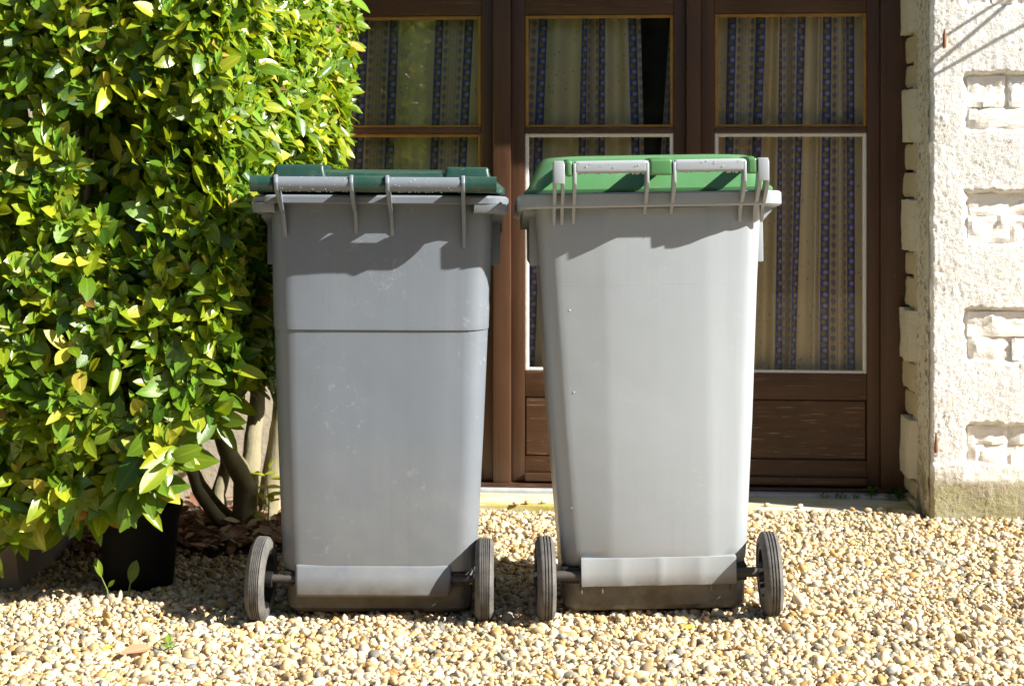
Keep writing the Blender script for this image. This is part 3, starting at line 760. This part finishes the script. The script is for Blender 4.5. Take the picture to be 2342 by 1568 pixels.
# ---- right bin: pale grey with green lid
RB = thing('wheeled_bin', (0.335, 4.0, 0.008), 'pale grey wheeled bin with bright green lid and white handle bars', 'wheelie bin', (0, R(-0.95), R(1.0)), 'wheeled bins on the gravel')
RB.scale = (1.02, 1, 1)
bm = bmesh.new(); f = (-.10, .125, .015)
loft(bm, [rr(.200, .075, .50, .03, .012), rr(.209, .066, .52, .04, .024), rr(.211, .064, .525, .04, .112), rr(.210, .060, .53, .04, .122), rr(.212, .050, .535, .045, .134, 0, f), rr(.214, .044, .54, .048, .160, 0, f),
          rr(.232, .043, .575, .05, .45, 0, f), rr(.2479, .0415, .612, .05, .7712, 0, f), rr(.2545, .041, .64, .05, .88, 0, f), rr(.258, .0405, .655, .05, .945, 0, (-.10, .125, .012)), rr(.260, .040, .66, .05, .965, sl, (-.1, .125, 0))], True, False)
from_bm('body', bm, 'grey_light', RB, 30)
bm = bmesh.new(); loft(bm, [rr(.2476, .0420, .612, .05, .7700, 0, f), rr(.2480, .0413, .613, .05, .7708, 0, f), rr(.2480, .0413, .613, .05, .7714, 0, f), rr(.2476, .0420, .612, .05, .7722, 0, f)], False, False)
from_bm('mould_line', bm, 'grey_light', RB, 20)
bm = bmesh.new()
loft(bm, [rr(.257, .036, .665, .05, .952, sl), rr(.294, .003, .712, .045, .949, sl), rr(.300, .000, .72, .05, .953, sl), rr(.300, .000, .72, .05, .979, sl), rr(.296, .003, .716, .05, .983, sl), rr(.26, .03, .68, .05, .983, sl)], False, False)
from_bm('rim', bm, 'grey_light', RB, 35)
for s_ in (-1, 1):
    comb(RB, s_, .262, .951, sl, 'grey_light')
    x0, x1 = sorted((s_*.250, s_*.272))
    box('side_grip', x0, x1, .14, .40, .812, .928, 'grey_light', RB, .003)
AX2, AZ2 = -.042, 1.041
for xa, xb in ((-.176, -.011), (.045, .205)):
    bm = bmesh.new(); bbox(bm, xa, xb, AX2-.016, AX2+.016, AZ2-.014, AZ2+.015, .009, 4)
    from_bm('handle', bm, 'grey_light', RB, 40)
for xa, xb in ((-.221, -.197), (.232, .256)):
    bm = bmesh.new(); bbox(bm, xa, xb, AX2-.017, AX2+.016, AZ2-.036, AZ2+.016, .004, 2); from_bm('hinge_cap', bm, 'grey_light', RB, 40)
for x in (-.218, -.200, -.174, -.013, .047, .203, .236, .253):
    fin(RB, x, [(.044, .965), (.044, .908), (.036, .912), (.024, .940), (-.014, .965), (-.044, .990), (-.057, 1.005), (-.058, 1.050), (-.042, 1.055), (-.026, 1.050), (-.022, 1.020), (-.010, .998), (.006, .984)], 'grey_light', .0075, .0)
lid2 = bpy.data.objects.new('lid', None); C.objects.link(lid2); lid2.parent = RB
bm = bmesh.new()
loft(bm, [rr(.282, .018, .735, .05, .9845, sl), rr(.283, .016, .738, .05, .988, sl), rr(.283, .016, .738, .05, .993, sl), rr(.275, .022, .73, .05, 1.000, sl), rr(.250, .055, .70, .06, 1.058, sl), rr(.236, .075, .68, .06, 1.072, sl), rr(.20, .13, .62, .06, 1.078, sl), rr(.10, .25, .5, .05, 1.081, sl)], True, True)
from_bm('lid_shell', bm, 'green_light', lid2, 30)
for xa, xb in ((-.194, -.179), (-.008, .042), (.209, .230)):
    bm = bmesh.new()
    bbox(bm, xa, xb, AX2-.015, AX2+.02, AZ2-.020, AZ2+.016, .006, 3); bbox(bm, xa+.001, xb-.001, AX2+.01, .16, AZ2-.004, AZ2+.020, .006, 2)
    from_bm('hinge_sleeve', bm, 'green_light', lid2, 40)
bm = bmesh.new(); bbox(bm, -.170, .182, .028, .070, .076, .141, .003, 2)
bmesh.ops.subdivide_edges(bm, edges=[e for e in bm.edges if e.calc_length() > .2], cuts=40)
for v in bm.verts:
    if v.co.y < .05: v.co.y += .0035*abs(math.sin((v.co.x+.17)*math.pi/.09))**.5
from_bm('axle_housing', bm, 'grey_light', RB, 25)
for x in (-.169, -.122, .125, .172): box('housing_rib', x-.002, x+.002, .036, .075, .060, .0755, 'grey_light', RB, .0005)
bm = bmesh.new(); tube(bm, [(-.25, .046, .100), (.26, .046, .100)], .0115, 12); from_bm('axle', bm, 'axle', RB, 40)
for xa, xb in ((-.214, -.172), (.184, .208)): box('axle_bracket', xa, xb, .048, .09, .080, .118, 'black_plastic', RB, .003)
wheel(RB, -.251, .046, .095, (0.5, 1.0), 1, True)
wheel(RB, .259, .046, .095, (-1.5, -2), 1, True)
sp = []
for xa, xb in ((-.165, -.02), (.055, .195)):
    for _ in range(9): sp.append((rnd.uniform(xa, xb), AX2-.017, AZ2+rnd.uniform(-.010, .012), rnd.uniform(.0006, .0014)))
    for _ in range(14): sp.append((rnd.uniform(xa, xb), AX2+rnd.uniform(-.01, .005), AZ2-.0148, rnd.uniform(.0016, .003)))
for _ in range(34): 
    z = rnd.uniform(.2, .85); sp.append((rnd.uniform(-.19, -.12) if rnd.random() < .6 else rnd.uniform(-.12, .2), .0415 if z > .45 else .043, z, rnd.uniform(.0010, .0026)))
drops(RB, sp)

# ------------------------------------------------------------------ leaves
def leaf_template(L=1.0, W=0.44, fold=0.16, bend=0.25, nl=7, twist=0.0):
    """leaf along +y, face +z; returns verts and quads"""
    v = []; f = []
    prof = [0.09, 0.45, 0.78, 0.97, 1.0, 0.90, 0.62, 0.05] if nl == 7 else [0.09, 0.60, 0.96, 0.98, 0.68, 0.05]
    for i in range(nl+1):
        t = i/nl; wd = W/2*prof[i]*L; y = t*L; z = -bend*L*t*t
        tw = twist*t
        for sx in (-1, 0, 1):
            x = sx*wd; zz_ = z + abs(sx)*fold*wd + x*tw
            v.append((x, y, zz_))
    for i in range(nl):
        for k in range(2):
            a = i*3+k; f.append((a, a+1, a+4, a+3))
    return np.array(v), np.array(f)
TPL, TPL_LOW = [[leaf_template(1, w_, fo, be, nl=nl_, twist=tw) for w_, fo, be, tw in ((.44, .18, .14, 0), (.50, .10, .34, .2), (.40, .32, .10, -.25), (.50, .08, .05, .1), (.42, .2, .46, 0), (.30, .45, .12, .1))] for nl_ in (7, 5)]
LEAFC = [(0.145, 0.225, 0.013), (0.22, 0.29, 0.015), (0.085, 0.165, 0.011), (0.32, 0.37, 0.022), (0.045, 0.11, 0.011), (0.40, 0.40, 0.05), (0.15, 0.28, 0.024)]
LEAFW = [.26, .22, .18, .12, .12, .04, .06]
def basis(d, up):
    d = d.normalized(); n = up - d*up.dot(d)
    if n.length < 1e-4: n = Vector((0, -1, 0)) - d*d.y*-1
    n.normalize(); x = d.cross(n)
    return Matrix((x, d, n)).transposed()
class Leaves:
    def __init__(s): s.items = []     # (template, matrix3, pos, size, colour)
    def add(s, pos, d, up, size, col, t=None):
        s.items.append((rnd.randrange(len(TPL)) if t is None else t, basis(d, up), Vector(pos), size, col))
    def rosette(s, pos, axis, n, size, spread=(30, 80), young=0.3, droop=0.0):
        axis = axis.normalized(); a0 = rnd.uniform(0, 6.28)
        ref = axis.orthogonal().normalized()
        base = rnd.choices(LEAFC, LEAFW)[0]
        for k in range(n):
            a = a0 + k*2.4; r = ref.copy(); r.rotate(Quaternion(axis, a))
            th = R(spread[0]+(spread[1]-spread[0])*min(1, (1-k/n)*rnd.uniform(.7, 1.2))); d = axis*math.cos(th) + r*math.sin(th) + Vector((0, 0, -droop))
            up = axis*math.sin(th) - r*math.cos(th)
            sz = size*rnd.choice((.55, .75, .9, 1., 1.1, 1.3))*rnd.uniform(.85, 1.15)*(1.15-0.45*k/n); col = base if rnd.random() < .5 else rnd.choices(LEAFC, LEAFW)[0]
            m = rnd.uniform(.8, 1.2); q = rnd.random()
            if q < .005: col = (0.26, 0.15, 0.05)
            elif q < .02: col = (0.40, 0.34, 0.05)
            s.add(pos - axis*rnd.uniform(0, .025), d, up, sz, tuple(c*m for c in col))
        if rnd.random() < young:      # young upright shoot
            for k in range(rnd.randint(3, 5)):
                a = a0+k*2.1; r = ref.copy(); r.rotate(Quaternion(axis, a)); ax = (axis*.5+Vector((0, 0, 1))).normalized()
                d = ax + r*rnd.uniform(.15, .45); s.add(pos+ax*.01, d, axis-r*.3, size*rnd.uniform(.5, .8), (0.19*rnd.uniform(.8, 1.2), 0.33, 0.03), 5)
    def mesh(s, name, items, mat, parent=None):
        vs_, fs, cs = [], [], []; off = 0
        for t, m, p, sz, col in items:
            v, f = TPL_LOW[t]; mm = np.array(m)*sz
            vs_.append(v @ mm.T + np.array(p)); fs.append(f+off); off += len(v); cs.append(np.concatenate([np.tile(col, (len(v), 1)), np.tile([1., 0., 1.], len(v)//3)[:, None]], 1))
        co = np.concatenate(vs_); F = np.concatenate(fs); cc = np.concatenate(cs)
        me = bpy.data.meshes.new(name); me.vertices.add(len(co)); me.vertices.foreach_set('co', co.ravel().astype('f'))
        me.loops.add(F.size); me.loops.foreach_set('vertex_index', F.ravel().astype('i'))
        me.polygons.add(len(F)); me.polygons.foreach_set('loop_start', (np.arange(len(F))*4).astype('i')); me.update(calc_edges=True)
        a = me.attributes.new('lcol', 'FLOAT_COLOR', 'POINT'); a.data.foreach_set('color', cc.ravel().astype('f')); me.shade_smooth()
        return link(name, me, mat, parent)
leafmesh = {}
def leaf_obj(t, m, p, sz, col, parent, mat='leaf', name='leaf'):
    best = min(range(len(LEAFC)), key=lambda i: sum(abs(a-b) for a, b in zip(LEAFC[i], col)))
    key = (t, best, mat)
    if key not in leafmesh:
        v, f = TPL[t]; me = bpy.data.meshes.new('leaf'); me.from_pydata(v.tolist(), [], f.tolist()); me.shade_smooth()
        a = me.attributes.new('lcol', 'FLOAT_COLOR', 'POINT')
        for q_, d in enumerate(a.data): d.color = (*LEAFC[best], (1., 0., 1.)[q_ % 3])
        me.materials.append(M[mat]); leafmesh[key] = me
    o = link(name, leafmesh[key], None, parent); o.matrix_local = Matrix.Translation(p) @ (m.to_4x4()) @ Matrix.Scale(sz, 4); return o

# ------------------------------------------------------------------ hedge
hedge = thing('hedge', (-0.95, 4.7, 0), 'tall clipped hedge of glossy yellow-green laurel leaves left of the bins', 'hedge')
HO = Vector((-0.95, 4.7, 0))
HL = Leaves()
def hbot(x):      # lower edge of the front face
    return float(np.interp(x, [-1.8, -1.2, -0.98, -0.87, -0.80, -0.72, -0.62], [.17, .19, .26, .27, .37, .45, .60]))
def hside(y, z):  # x of the right face
    lo = float(np.interp(y, [4.1, 4.3, 4.75, 5.2], [-.66, -.635, -.62, -.52])); hi = float(np.interp(y, [4.1, 4.3, 4.75, 5.25], [-.68, -.62, -.525, -.475]))
    k = min(1, max(0, (z-1.03)/.12)); return lo*(1-k)+hi*k
def lump(a, b, c): return 0.045*nz(a, b, c, 3.2) + 0.03*nz(a, b, c, 8)
FY = 4.07
for layer, off in enumerate((0, .05, .11, .18)):
    # front face
    st = .044 if layer < 2 else .065
    x = -1.42
    while x < -.60:
        z = hbot(x) + off*.4
        while z < 1.76:
            px, pz = x+rnd.uniform(-.5, .5)*st, z+rnd.uniform(-.5, .5)*st
            edge = max(0, (px+.74)/.12)
            py = FY + off + lump(px, pz, 1) + .08*edge*edge + (0.10*max(0, (.45-pz)/.3) if px < -.8 else 0)
            if px < hside(py, pz) and (layer > 1 or nz(px, pz, 2.2, 8) > -.30 or pz < hbot(px)+.08):
                ax = Vector((rnd.uniform(-.25, .8), -1, rnd.uniform(.1, 1.1)))
                near_bot = pz < hbot(px)+.10
                HL.rosette(Vector((px, py, pz)), ax, rnd.randint(5, 8) if layer < 2 else 5, .058 if not near_bot else .076, (18, 78), .75 if layer == 0 else .2, .5 if near_bot else 0)
            z += st
        x += st
    # right face
    y = FY+.03
    st2 = .038 if layer < 2 else .06
    while y < 5.22:
        z = float(np.interp(y, [4.2, 4.5, 5.2], [.55, .50, .48])) + off*.4
        while z < 1.76:
            py, pz = y+rnd.uniform(-.5, .5)*st2, z+rnd.uniform(-.5, .5)*st2
            px = hside(py, pz) - off + lump(py, pz, 6)*.7
            ax = Vector((1, rnd.uniform(-.9, .3), rnd.uniform(.1, 1.0)))
            HL.rosette(Vector((px, py, pz)), ax, rnd.randint(5, 7), .052 if pz > 1.0 else .056, (25, 80), .6 if layer == 0 else .1)
            z += st2
        y += st2
# underside, top and inner mass
for _ in range(1500):
    x, y = rnd.uniform(-1.6, -.66), rnd.uniform(4.25, 5.2)
    HL.rosette(Vector((x, y, max(hbot(x)+.12, .40)+rnd.uniform(0, .25)+.1*max(0, (y-4.4)))), Vector((rnd.uniform(-.5, .5), rnd.uniform(-.6, .3), -.3)), 4, .07, (30, 90), 0)
for _ in range(700):
    x, y = rnd.uniform(-1.45, -.5), rnd.uniform(4.2, 5.2)
    if x < hside(y, 1.7): HL.rosette(Vector((x, y, 1.74+rnd.uniform(-.06, .06))), Vector((rnd.uniform(-.4, .4), rnd.uniform(-.4, .4), 1)), 6, .07, (30, 85), .1)
for _ in range(900):
    x, y = rnd.uniform(-1.6, -.72), rnd.uniform(4.35, 5.2)
    HL.rosette(Vector((x, y, rnd.uniform(.5, 1.7))), Vector((rnd.uniform(-1, 1), rnd.uniform(-1, .2), .3)), 6, .075, (30, 90), 0)
# local coordinates
HL.items = [(t, m, p-HO, sz, c) for t, m, p, sz, c in HL.items]
# the leaves that show largest become single objects
def sc(it):
    t, m, p, sz, c = it; W_ = p+HO
    n = Vector((m[0][2], m[1][2], m[2][2])); face = abs(n.dot((Vector((0, 0, EYE))-W_).normalized()))
    inside = abs(W_.x/W_.y) < .287 and W_.z < EYE+.098*W_.y and W_.y < FY+.035
    return sz*face/W_.y + (0 if inside else -1)
order = sorted(range(len(HL.items)), key=lambda i: -sc(HL.items[i])); single = set(order[:280])
crown = bpy.data.objects.new('crown', None); C.objects.link(crown); crown.parent = hedge
fo = HL.mesh('foliage', [it for i, it in enumerate(HL.items) if i not in single], 'leaf', crown); fo['kind'] = 'stuff'
for i in single: leaf_obj(*HL.items[i], crown)
# stems
def stem(name, path, radii, parent=hedge, n=10):
    bm = bmesh.new(); path = [Vector(p)-HO for p in path]
    P2, R2 = [], []
    for i in range(len(path)-1):
        for k in range(5):
            t = k/5; q = path[i].lerp(path[i+1], t); q += Vector((nz(q.x, q.z, 1, 9), nz(q.y, q.z, 4, 9), 0))*.008
            P2.append(q); R2.append((radii[i]*(1-t)+radii[i+1]*t)*(1+.10*nz(q.x, q.z, 9, 22)))
    P2.append(path[-1]); R2.append(radii[-1]); tube(bm, P2, R2, n); return from_bm(name, bm, 'bark', parent, 60)
def W(x, y, D): return (PX(x, D), D, PZ(y, D))
D0 = 4.98
tb = W(553, 1240, D0)
stem('trunk', [tb, W(556, 1170, D0), W(562, 1110, D0), W(576, 1050, D0+.02), W(584, 985, D0+.05), W(590, 850, D0+.1)], [.040, .036, .036, .028, .024, .02])
stem('branch', [W(566, 1118, D0-.005), W(545, 1070, D0-.03), W(520, 1030, D0-.06), W(490, 930, D0-.1)], [.030, .029, .026, .02])
stem('branch', [W(528, 1228, D0-.03), W(490, 1175, D0-.06), W(455, 1120, D0-.08), W(430, 1050, D0-.1)], [.020, .018, .016, .014])
stem('branch', [W(545, 1205, D0-.01), W(500, 1160, D0+.02), W(462, 1105, D0), W(430, 1040, D0)], [.016, .015, .013, .012])
stem('branch', [W(505, 1190, D0+.12), W(500, 1130, D0+.12), W(520, 1060, D0+.14), W(510, 960, D0+.1)], [.024, .022, .02, .018])
stem('trunk', [W(603, 1225, 5.06), W(622, 1090, 5.06), W(640, 960, 5.06), W(650, 800, 5.06)], [.034, .030, .026, .02])
for k in range(16):
    x, y = rnd.uniform(-1.4, -.75), rnd.uniform(4.45, 5.0)
    stem('branch', [(x, y, .35+rnd.uniform(0, .3)), (x+rnd.uniform(-.12, .12), y-.1, .9), (x+rnd.uniform(-.2, .2), y-.2, 1.5)], [.016, .012, .006], hedge, 6)

# ------------------------------------------------------------------ under the hedge
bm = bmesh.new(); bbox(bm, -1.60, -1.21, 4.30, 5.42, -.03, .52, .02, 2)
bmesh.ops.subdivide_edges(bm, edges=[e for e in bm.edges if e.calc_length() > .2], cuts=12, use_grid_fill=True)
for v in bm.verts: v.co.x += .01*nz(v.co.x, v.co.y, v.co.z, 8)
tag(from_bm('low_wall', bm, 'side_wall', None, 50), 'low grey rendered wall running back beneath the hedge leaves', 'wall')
# soil bed
bm = bmesh.new()
sx = [-1.22+.04*i for i in range(22)]; sy = [4.62+.04*j for j in range(20)]
g = [[bm.verts.new((x, y, -.012 + .042*min(1, max(0, (y-4.66-.05*nz(x, 0, 0, 5))/.16))*min(1, max(0, (-.40-x)/.10)) + .012*nz(x, y, 3, 9))) for x in sx] for y in sy]
for j in range(len(sy)-1):
    for i in range(len(sx)-1): bm.faces.new((g[j][i], g[j][i+1], g[j+1][i+1], g[j+1][i]))
bed = struct(from_bm('soil_bed', bm, 'soil', None, 60))
LT = Leaves()
for _ in range(1300):
    x, y = rnd.uniform(-1.2, -.42), rnd.uniform(4.60, 5.30)
    if y < 4.70 and rnd.random() < .75: continue
    d = Vector((rnd.uniform(-1, 1), rnd.uniform(-1, 1), rnd.uniform(-.25, .45))); c = rnd.choice([(.34, .22, .13), (.24, .13, .08), (.46, .32, .20), (.16, .09, .05), (.56, .43, .29), (.36, .19, .12)])
    LT.add((x, y, .033+rnd.uniform(0, .02)), d, Vector((rnd.uniform(-.5, .5), rnd.uniform(-.7, .3), 1)), rnd.uniform(.025, .06), c)
lit = LT.mesh('leaf_litter', LT.items, 'litter', bed); lit['kind'] = 'stuff'
# pot
pot = thing('plant_pot', (PX(318, 4.36), 4.36, 0.0), 'black plastic plant pot in deep shade under the hedge', 'plant pot')
bm = bmesh.new(); n = 36
prof = [(.080, 0), (.083, .004), (.100, .185), (.107, .187), (.108, .215), (.103, .217), (.097, .205), (.094, .185)]
rings = [[(r*math.cos(2*math.pi*k/n), r*math.sin(2*math.pi*k/n), z) for k in range(n)] for r, z in prof]; loft(bm, rings, True, False)
from_bm('shell', bm, 'pot', pot, 40)
bm = bmesh.new(); bmesh.ops.create_circle(bm, cap_ends=True, segments=30, radius=.0945, matrix=Matrix.Translation((0, 0, .19))); from_bm('soil', bm, 'soil', pot, 0)

def plant(name, loc, label, cat, specs, stems, group=None):
    t = thing(name, loc, label, cat, (0, 0, 0), group); L = Vector(loc)
    for path in stems:
        bm = bmesh.new(); tube(bm, [Vector(p) for p in path], [.0022]*(len(path)-1)+[.0012], 6); from_bm('stem', bm, 'stemgreen', t, 60)
    for (p, d, up, sz, ti, col) in specs:
        leaf_obj(ti, basis(Vector(d), Vector(up)), Vector(p), sz, col, t)
    return t
M['belt'] = plain('sky_block_foliage', (0.022, 0.026, 0.016), 0.9, 0.6, 3, 1.0, 6)  # foliage of the unseen belt added to block sky light
M['stemgreen'] = plain('green_stem', (0.12, 0.16, 0.03), 0.6)
GR = (0.10, 0.20, 0.03)
D = 4.22
plant('seedling', (PX(243, D), D, 0), 'thin upright green seedling growing from gravel before the black pot', 'seedling',
      [((-.012, 0, .060), (-.25, -.1, 1), (.6, -.8, 0), .05, 2, LEAFC[0]), ((.004, 0, .036), (.7, -.2, .8), (0, -1, .3), .025, 2, LEAFC[0]), ((-.002, 0, .008), (-1, -.3, .25), (0, -.5, 1), .026, 1, LEAFC[0])],
      [[(.008, 0, -.005), (.002, 0, .03), (-.014, 0, .066)]])
plant('seedling', (PX(298, D), D, 0), 'single broad leaf seedling standing before the black pot', 'seedling',
      [((0, 0, .045), (.25, 0, 1), (-.1, -1, .2), .058, 3, LEAFC[2]), ((-.004, 0, .028), (-.1, -.2, -1), (0, -1, 0), .02, 3, LEAFC[2])], [[(-.006, 0, -.005), (-.003, 0, .03), (.004, 0, .06)]])
D = 4.97
sp_ = []
for k in range(16):
    a = rnd.uniform(0, 6.28); z = .02+.011*k*rnd.uniform(.6, 1.1)
    sp_.append(((rnd.uniform(-.012, .012), rnd.uniform(-.01, .01), z), (math.cos(a), -abs(math.sin(a))*.6, rnd.uniform(.1, .8)), (0, -.4, 1), rnd.uniform(.035, .06), rnd.randrange(5), LEAFC[3]))
plant('young_shoot', (PX(612, D), D, .02), 'bright green leafy shoot sprouting beside the bare trunk', 'shoot', sp_, [[(0, 0, 0), (.004, 0, .08), (-.004, 0, .16)]])
def weed(x, y, n, sz, label, col=LEAFC[6], D=None, z=None):
    D = D or FPX*EYE/(y-400); sp_ = []
    for k in range(n):
        a = 2.4*k; sp_.append(((0, 0, .004+.002*k), (math.cos(a), math.sin(a), rnd.uniform(.2, 1.0)), (0, 0, 1), sz*rnd.uniform(.6, 1.1), 5 if k % 2 else 2, col))
    plant('weed', (PX(x, D), D, .004 if z is None else z), label, 'weed', sp_, [[(0, 0, -.006), (0, 0, .012)]], 'small weeds')
weed(386, 1495, 7, .032, 'small green weed with pointed leaves in the gravel near the fallen brown leaf')
weed(637, 1482, 5, .018, 'tiny grassy weed in sunlit gravel before the dark grey bin', LEAFC[3])
weed(725, 1520, 6, .014, 'tiny yellowish weed sprig in sunlit gravel before the dark grey bin', LEAFC[3])
for k in range(9):
    x = rnd.uniform(1985, 2062); y = rnd.uniform(1085, 1150); v = rnd.uniform(.22, .30); u = FU(min(x, 2050), v); p = FW(u, v)
    weed(x, 1200, rnd.randint(7, 11), rnd.uniform(.018, .03), 'dark green weed growing in the doorway corner by the stone reveal', LEAFC[4], p.y, .022)
for k in range(7):
    v = VF-.085; x = 1880+14*k+rnd.uniform(-4, 4); p = FW(FU(x, v), v); sp_ = []
    weed(x, 1200, rnd.randint(4, 6), rnd.uniform(.011, .018), 'little weed rooted in the crack along the metal threshold', LEAFC[4], p.y, .022)
# fallen leaves
def fallen(x, y, sz, col, label, ang, t=0):
    D = FPX*(EYE-.02)/(y-400); m = basis(Vector((math.cos(ang), math.sin(ang), .1)), Vector((.1, -.35, 1)))
    v, f = TPL[t]; me = bpy.data.meshes.new('fallen_leaf'); me.from_pydata(v.tolist(), [], f.tolist()); me.shade_smooth()
    a = me.attributes.new('lcol', 'FLOAT_COLOR', 'POINT')
    for q_, d in enumerate(a.data): d.color = (*col, (1., 0., 1.)[q_ % 3])
    o = link('fallen_leaf', me, 'litter'); o.matrix_world = Matrix.Translation((PX(x, D), D, .017)) @ m.to_4x4() @ Matrix.Scale(sz, 4)
    tag(o, label, 'leaf')
fallen(275, 1492, .075, (.42, .24, .13), 'long dry brown leaf lying on the sunlit gravel', .7, 2)
fallen(232, 1468+10, .025, (.6, .5, .08), 'small yellow leaf scrap on the gravel beside the dry brown leaf', .2, 3)
fallen(1562, 1432, .032, (.62, .5, .06), 'small yellow leaf on the gravel before the pale grey bin', .4, 3)
fallen(1672, 1480, .05, (.30, .20, .09), 'crumpled brown leaf on the gravel before the pale grey bin', 1.4, 4)
fallen(536, 1212, .055, (.62, .55, .25), 'pale yellow leaf leaning at the foot of the trunk', 1.9, 3)

# ------------------------------------------------------------------ cables whose shadows cross the stone wall
def cable(pa, pb, t, r, label):
    a = FW(FU(pa[0], 0), 0, FZ(pa[0], pa[1], 0)) - SUN*t[0]; b = FW(FU(pb[0], 0), 0, FZ(pb[0], pb[1], 0)) - SUN*t[1]
    e = (b-a); a = a - e*.05; b = b + e*1.6
    bm = bmesh.new(); mid = (a+b)/2 - Vector((0, 0, .004)); tube(bm, [a, mid, b], r, 8)
    tag(from_bm('cable', bm, 'cable', None, 60), label, 'cable', 'overhead cables outside the stone wall')
cable((2170, 78), (2290, -2), (.62, .62), .005, 'thin black cable ending above the rusty hinge pin')
cable((2135, 152), (2300, 10), (.66, .66), .006, 'thicker middle cable of three slung before the wall')
cable((2135, 172), (2342, 55), (.70, .70), .005, 'lowest cable of three slung before the wall')
# ------------------------------------------------------------------ unseen trees added behind the camera to cut sky fill; mirrored in glass
bm = bmesh.new(); NX, NZ = 90, 26
def tb_pt(i, j, back):
    x = -22+44*i/NX; z = -.1+4.6*j/NZ; dd = .9*nz(x, z, 1, .5)+.5*nz(x, z, 4, 1.4)+.25*nz(x, z, 7, 4)
    return (x, -6.5+dd-(2.2 if back else 0), z+.5*nz(x, 0, 2, .8)*(j/NZ))
g1 = [[bm.verts.new(tb_pt(i, j, False)) for i in range(NX+1)] for j in range(NZ+1)]; g2 = [[bm.verts.new(tb_pt(i, j, True)) for i in range(NX+1)] for j in range(NZ+1)]
for j in range(NZ):
    for i in range(NX):
        bm.faces.new((g1[j][i], g1[j][i+1], g1[j+1][i+1], g1[j+1][i])); bm.faces.new((g2[j][i], g2[j+1][i], g2[j+1][i+1], g2[j][i+1]))
for i in range(NX): bm.faces.new((g1[NZ][i], g1[NZ][i+1], g2[NZ][i+1], g2[NZ][i]))
tr = from_bm('sky_block_trees', bm, 'belt', None, 180); tr['kind'] = 'stuff'
tag(tr, 'unseen dark tree belt added behind the camera to hold back sky light', 'trees')
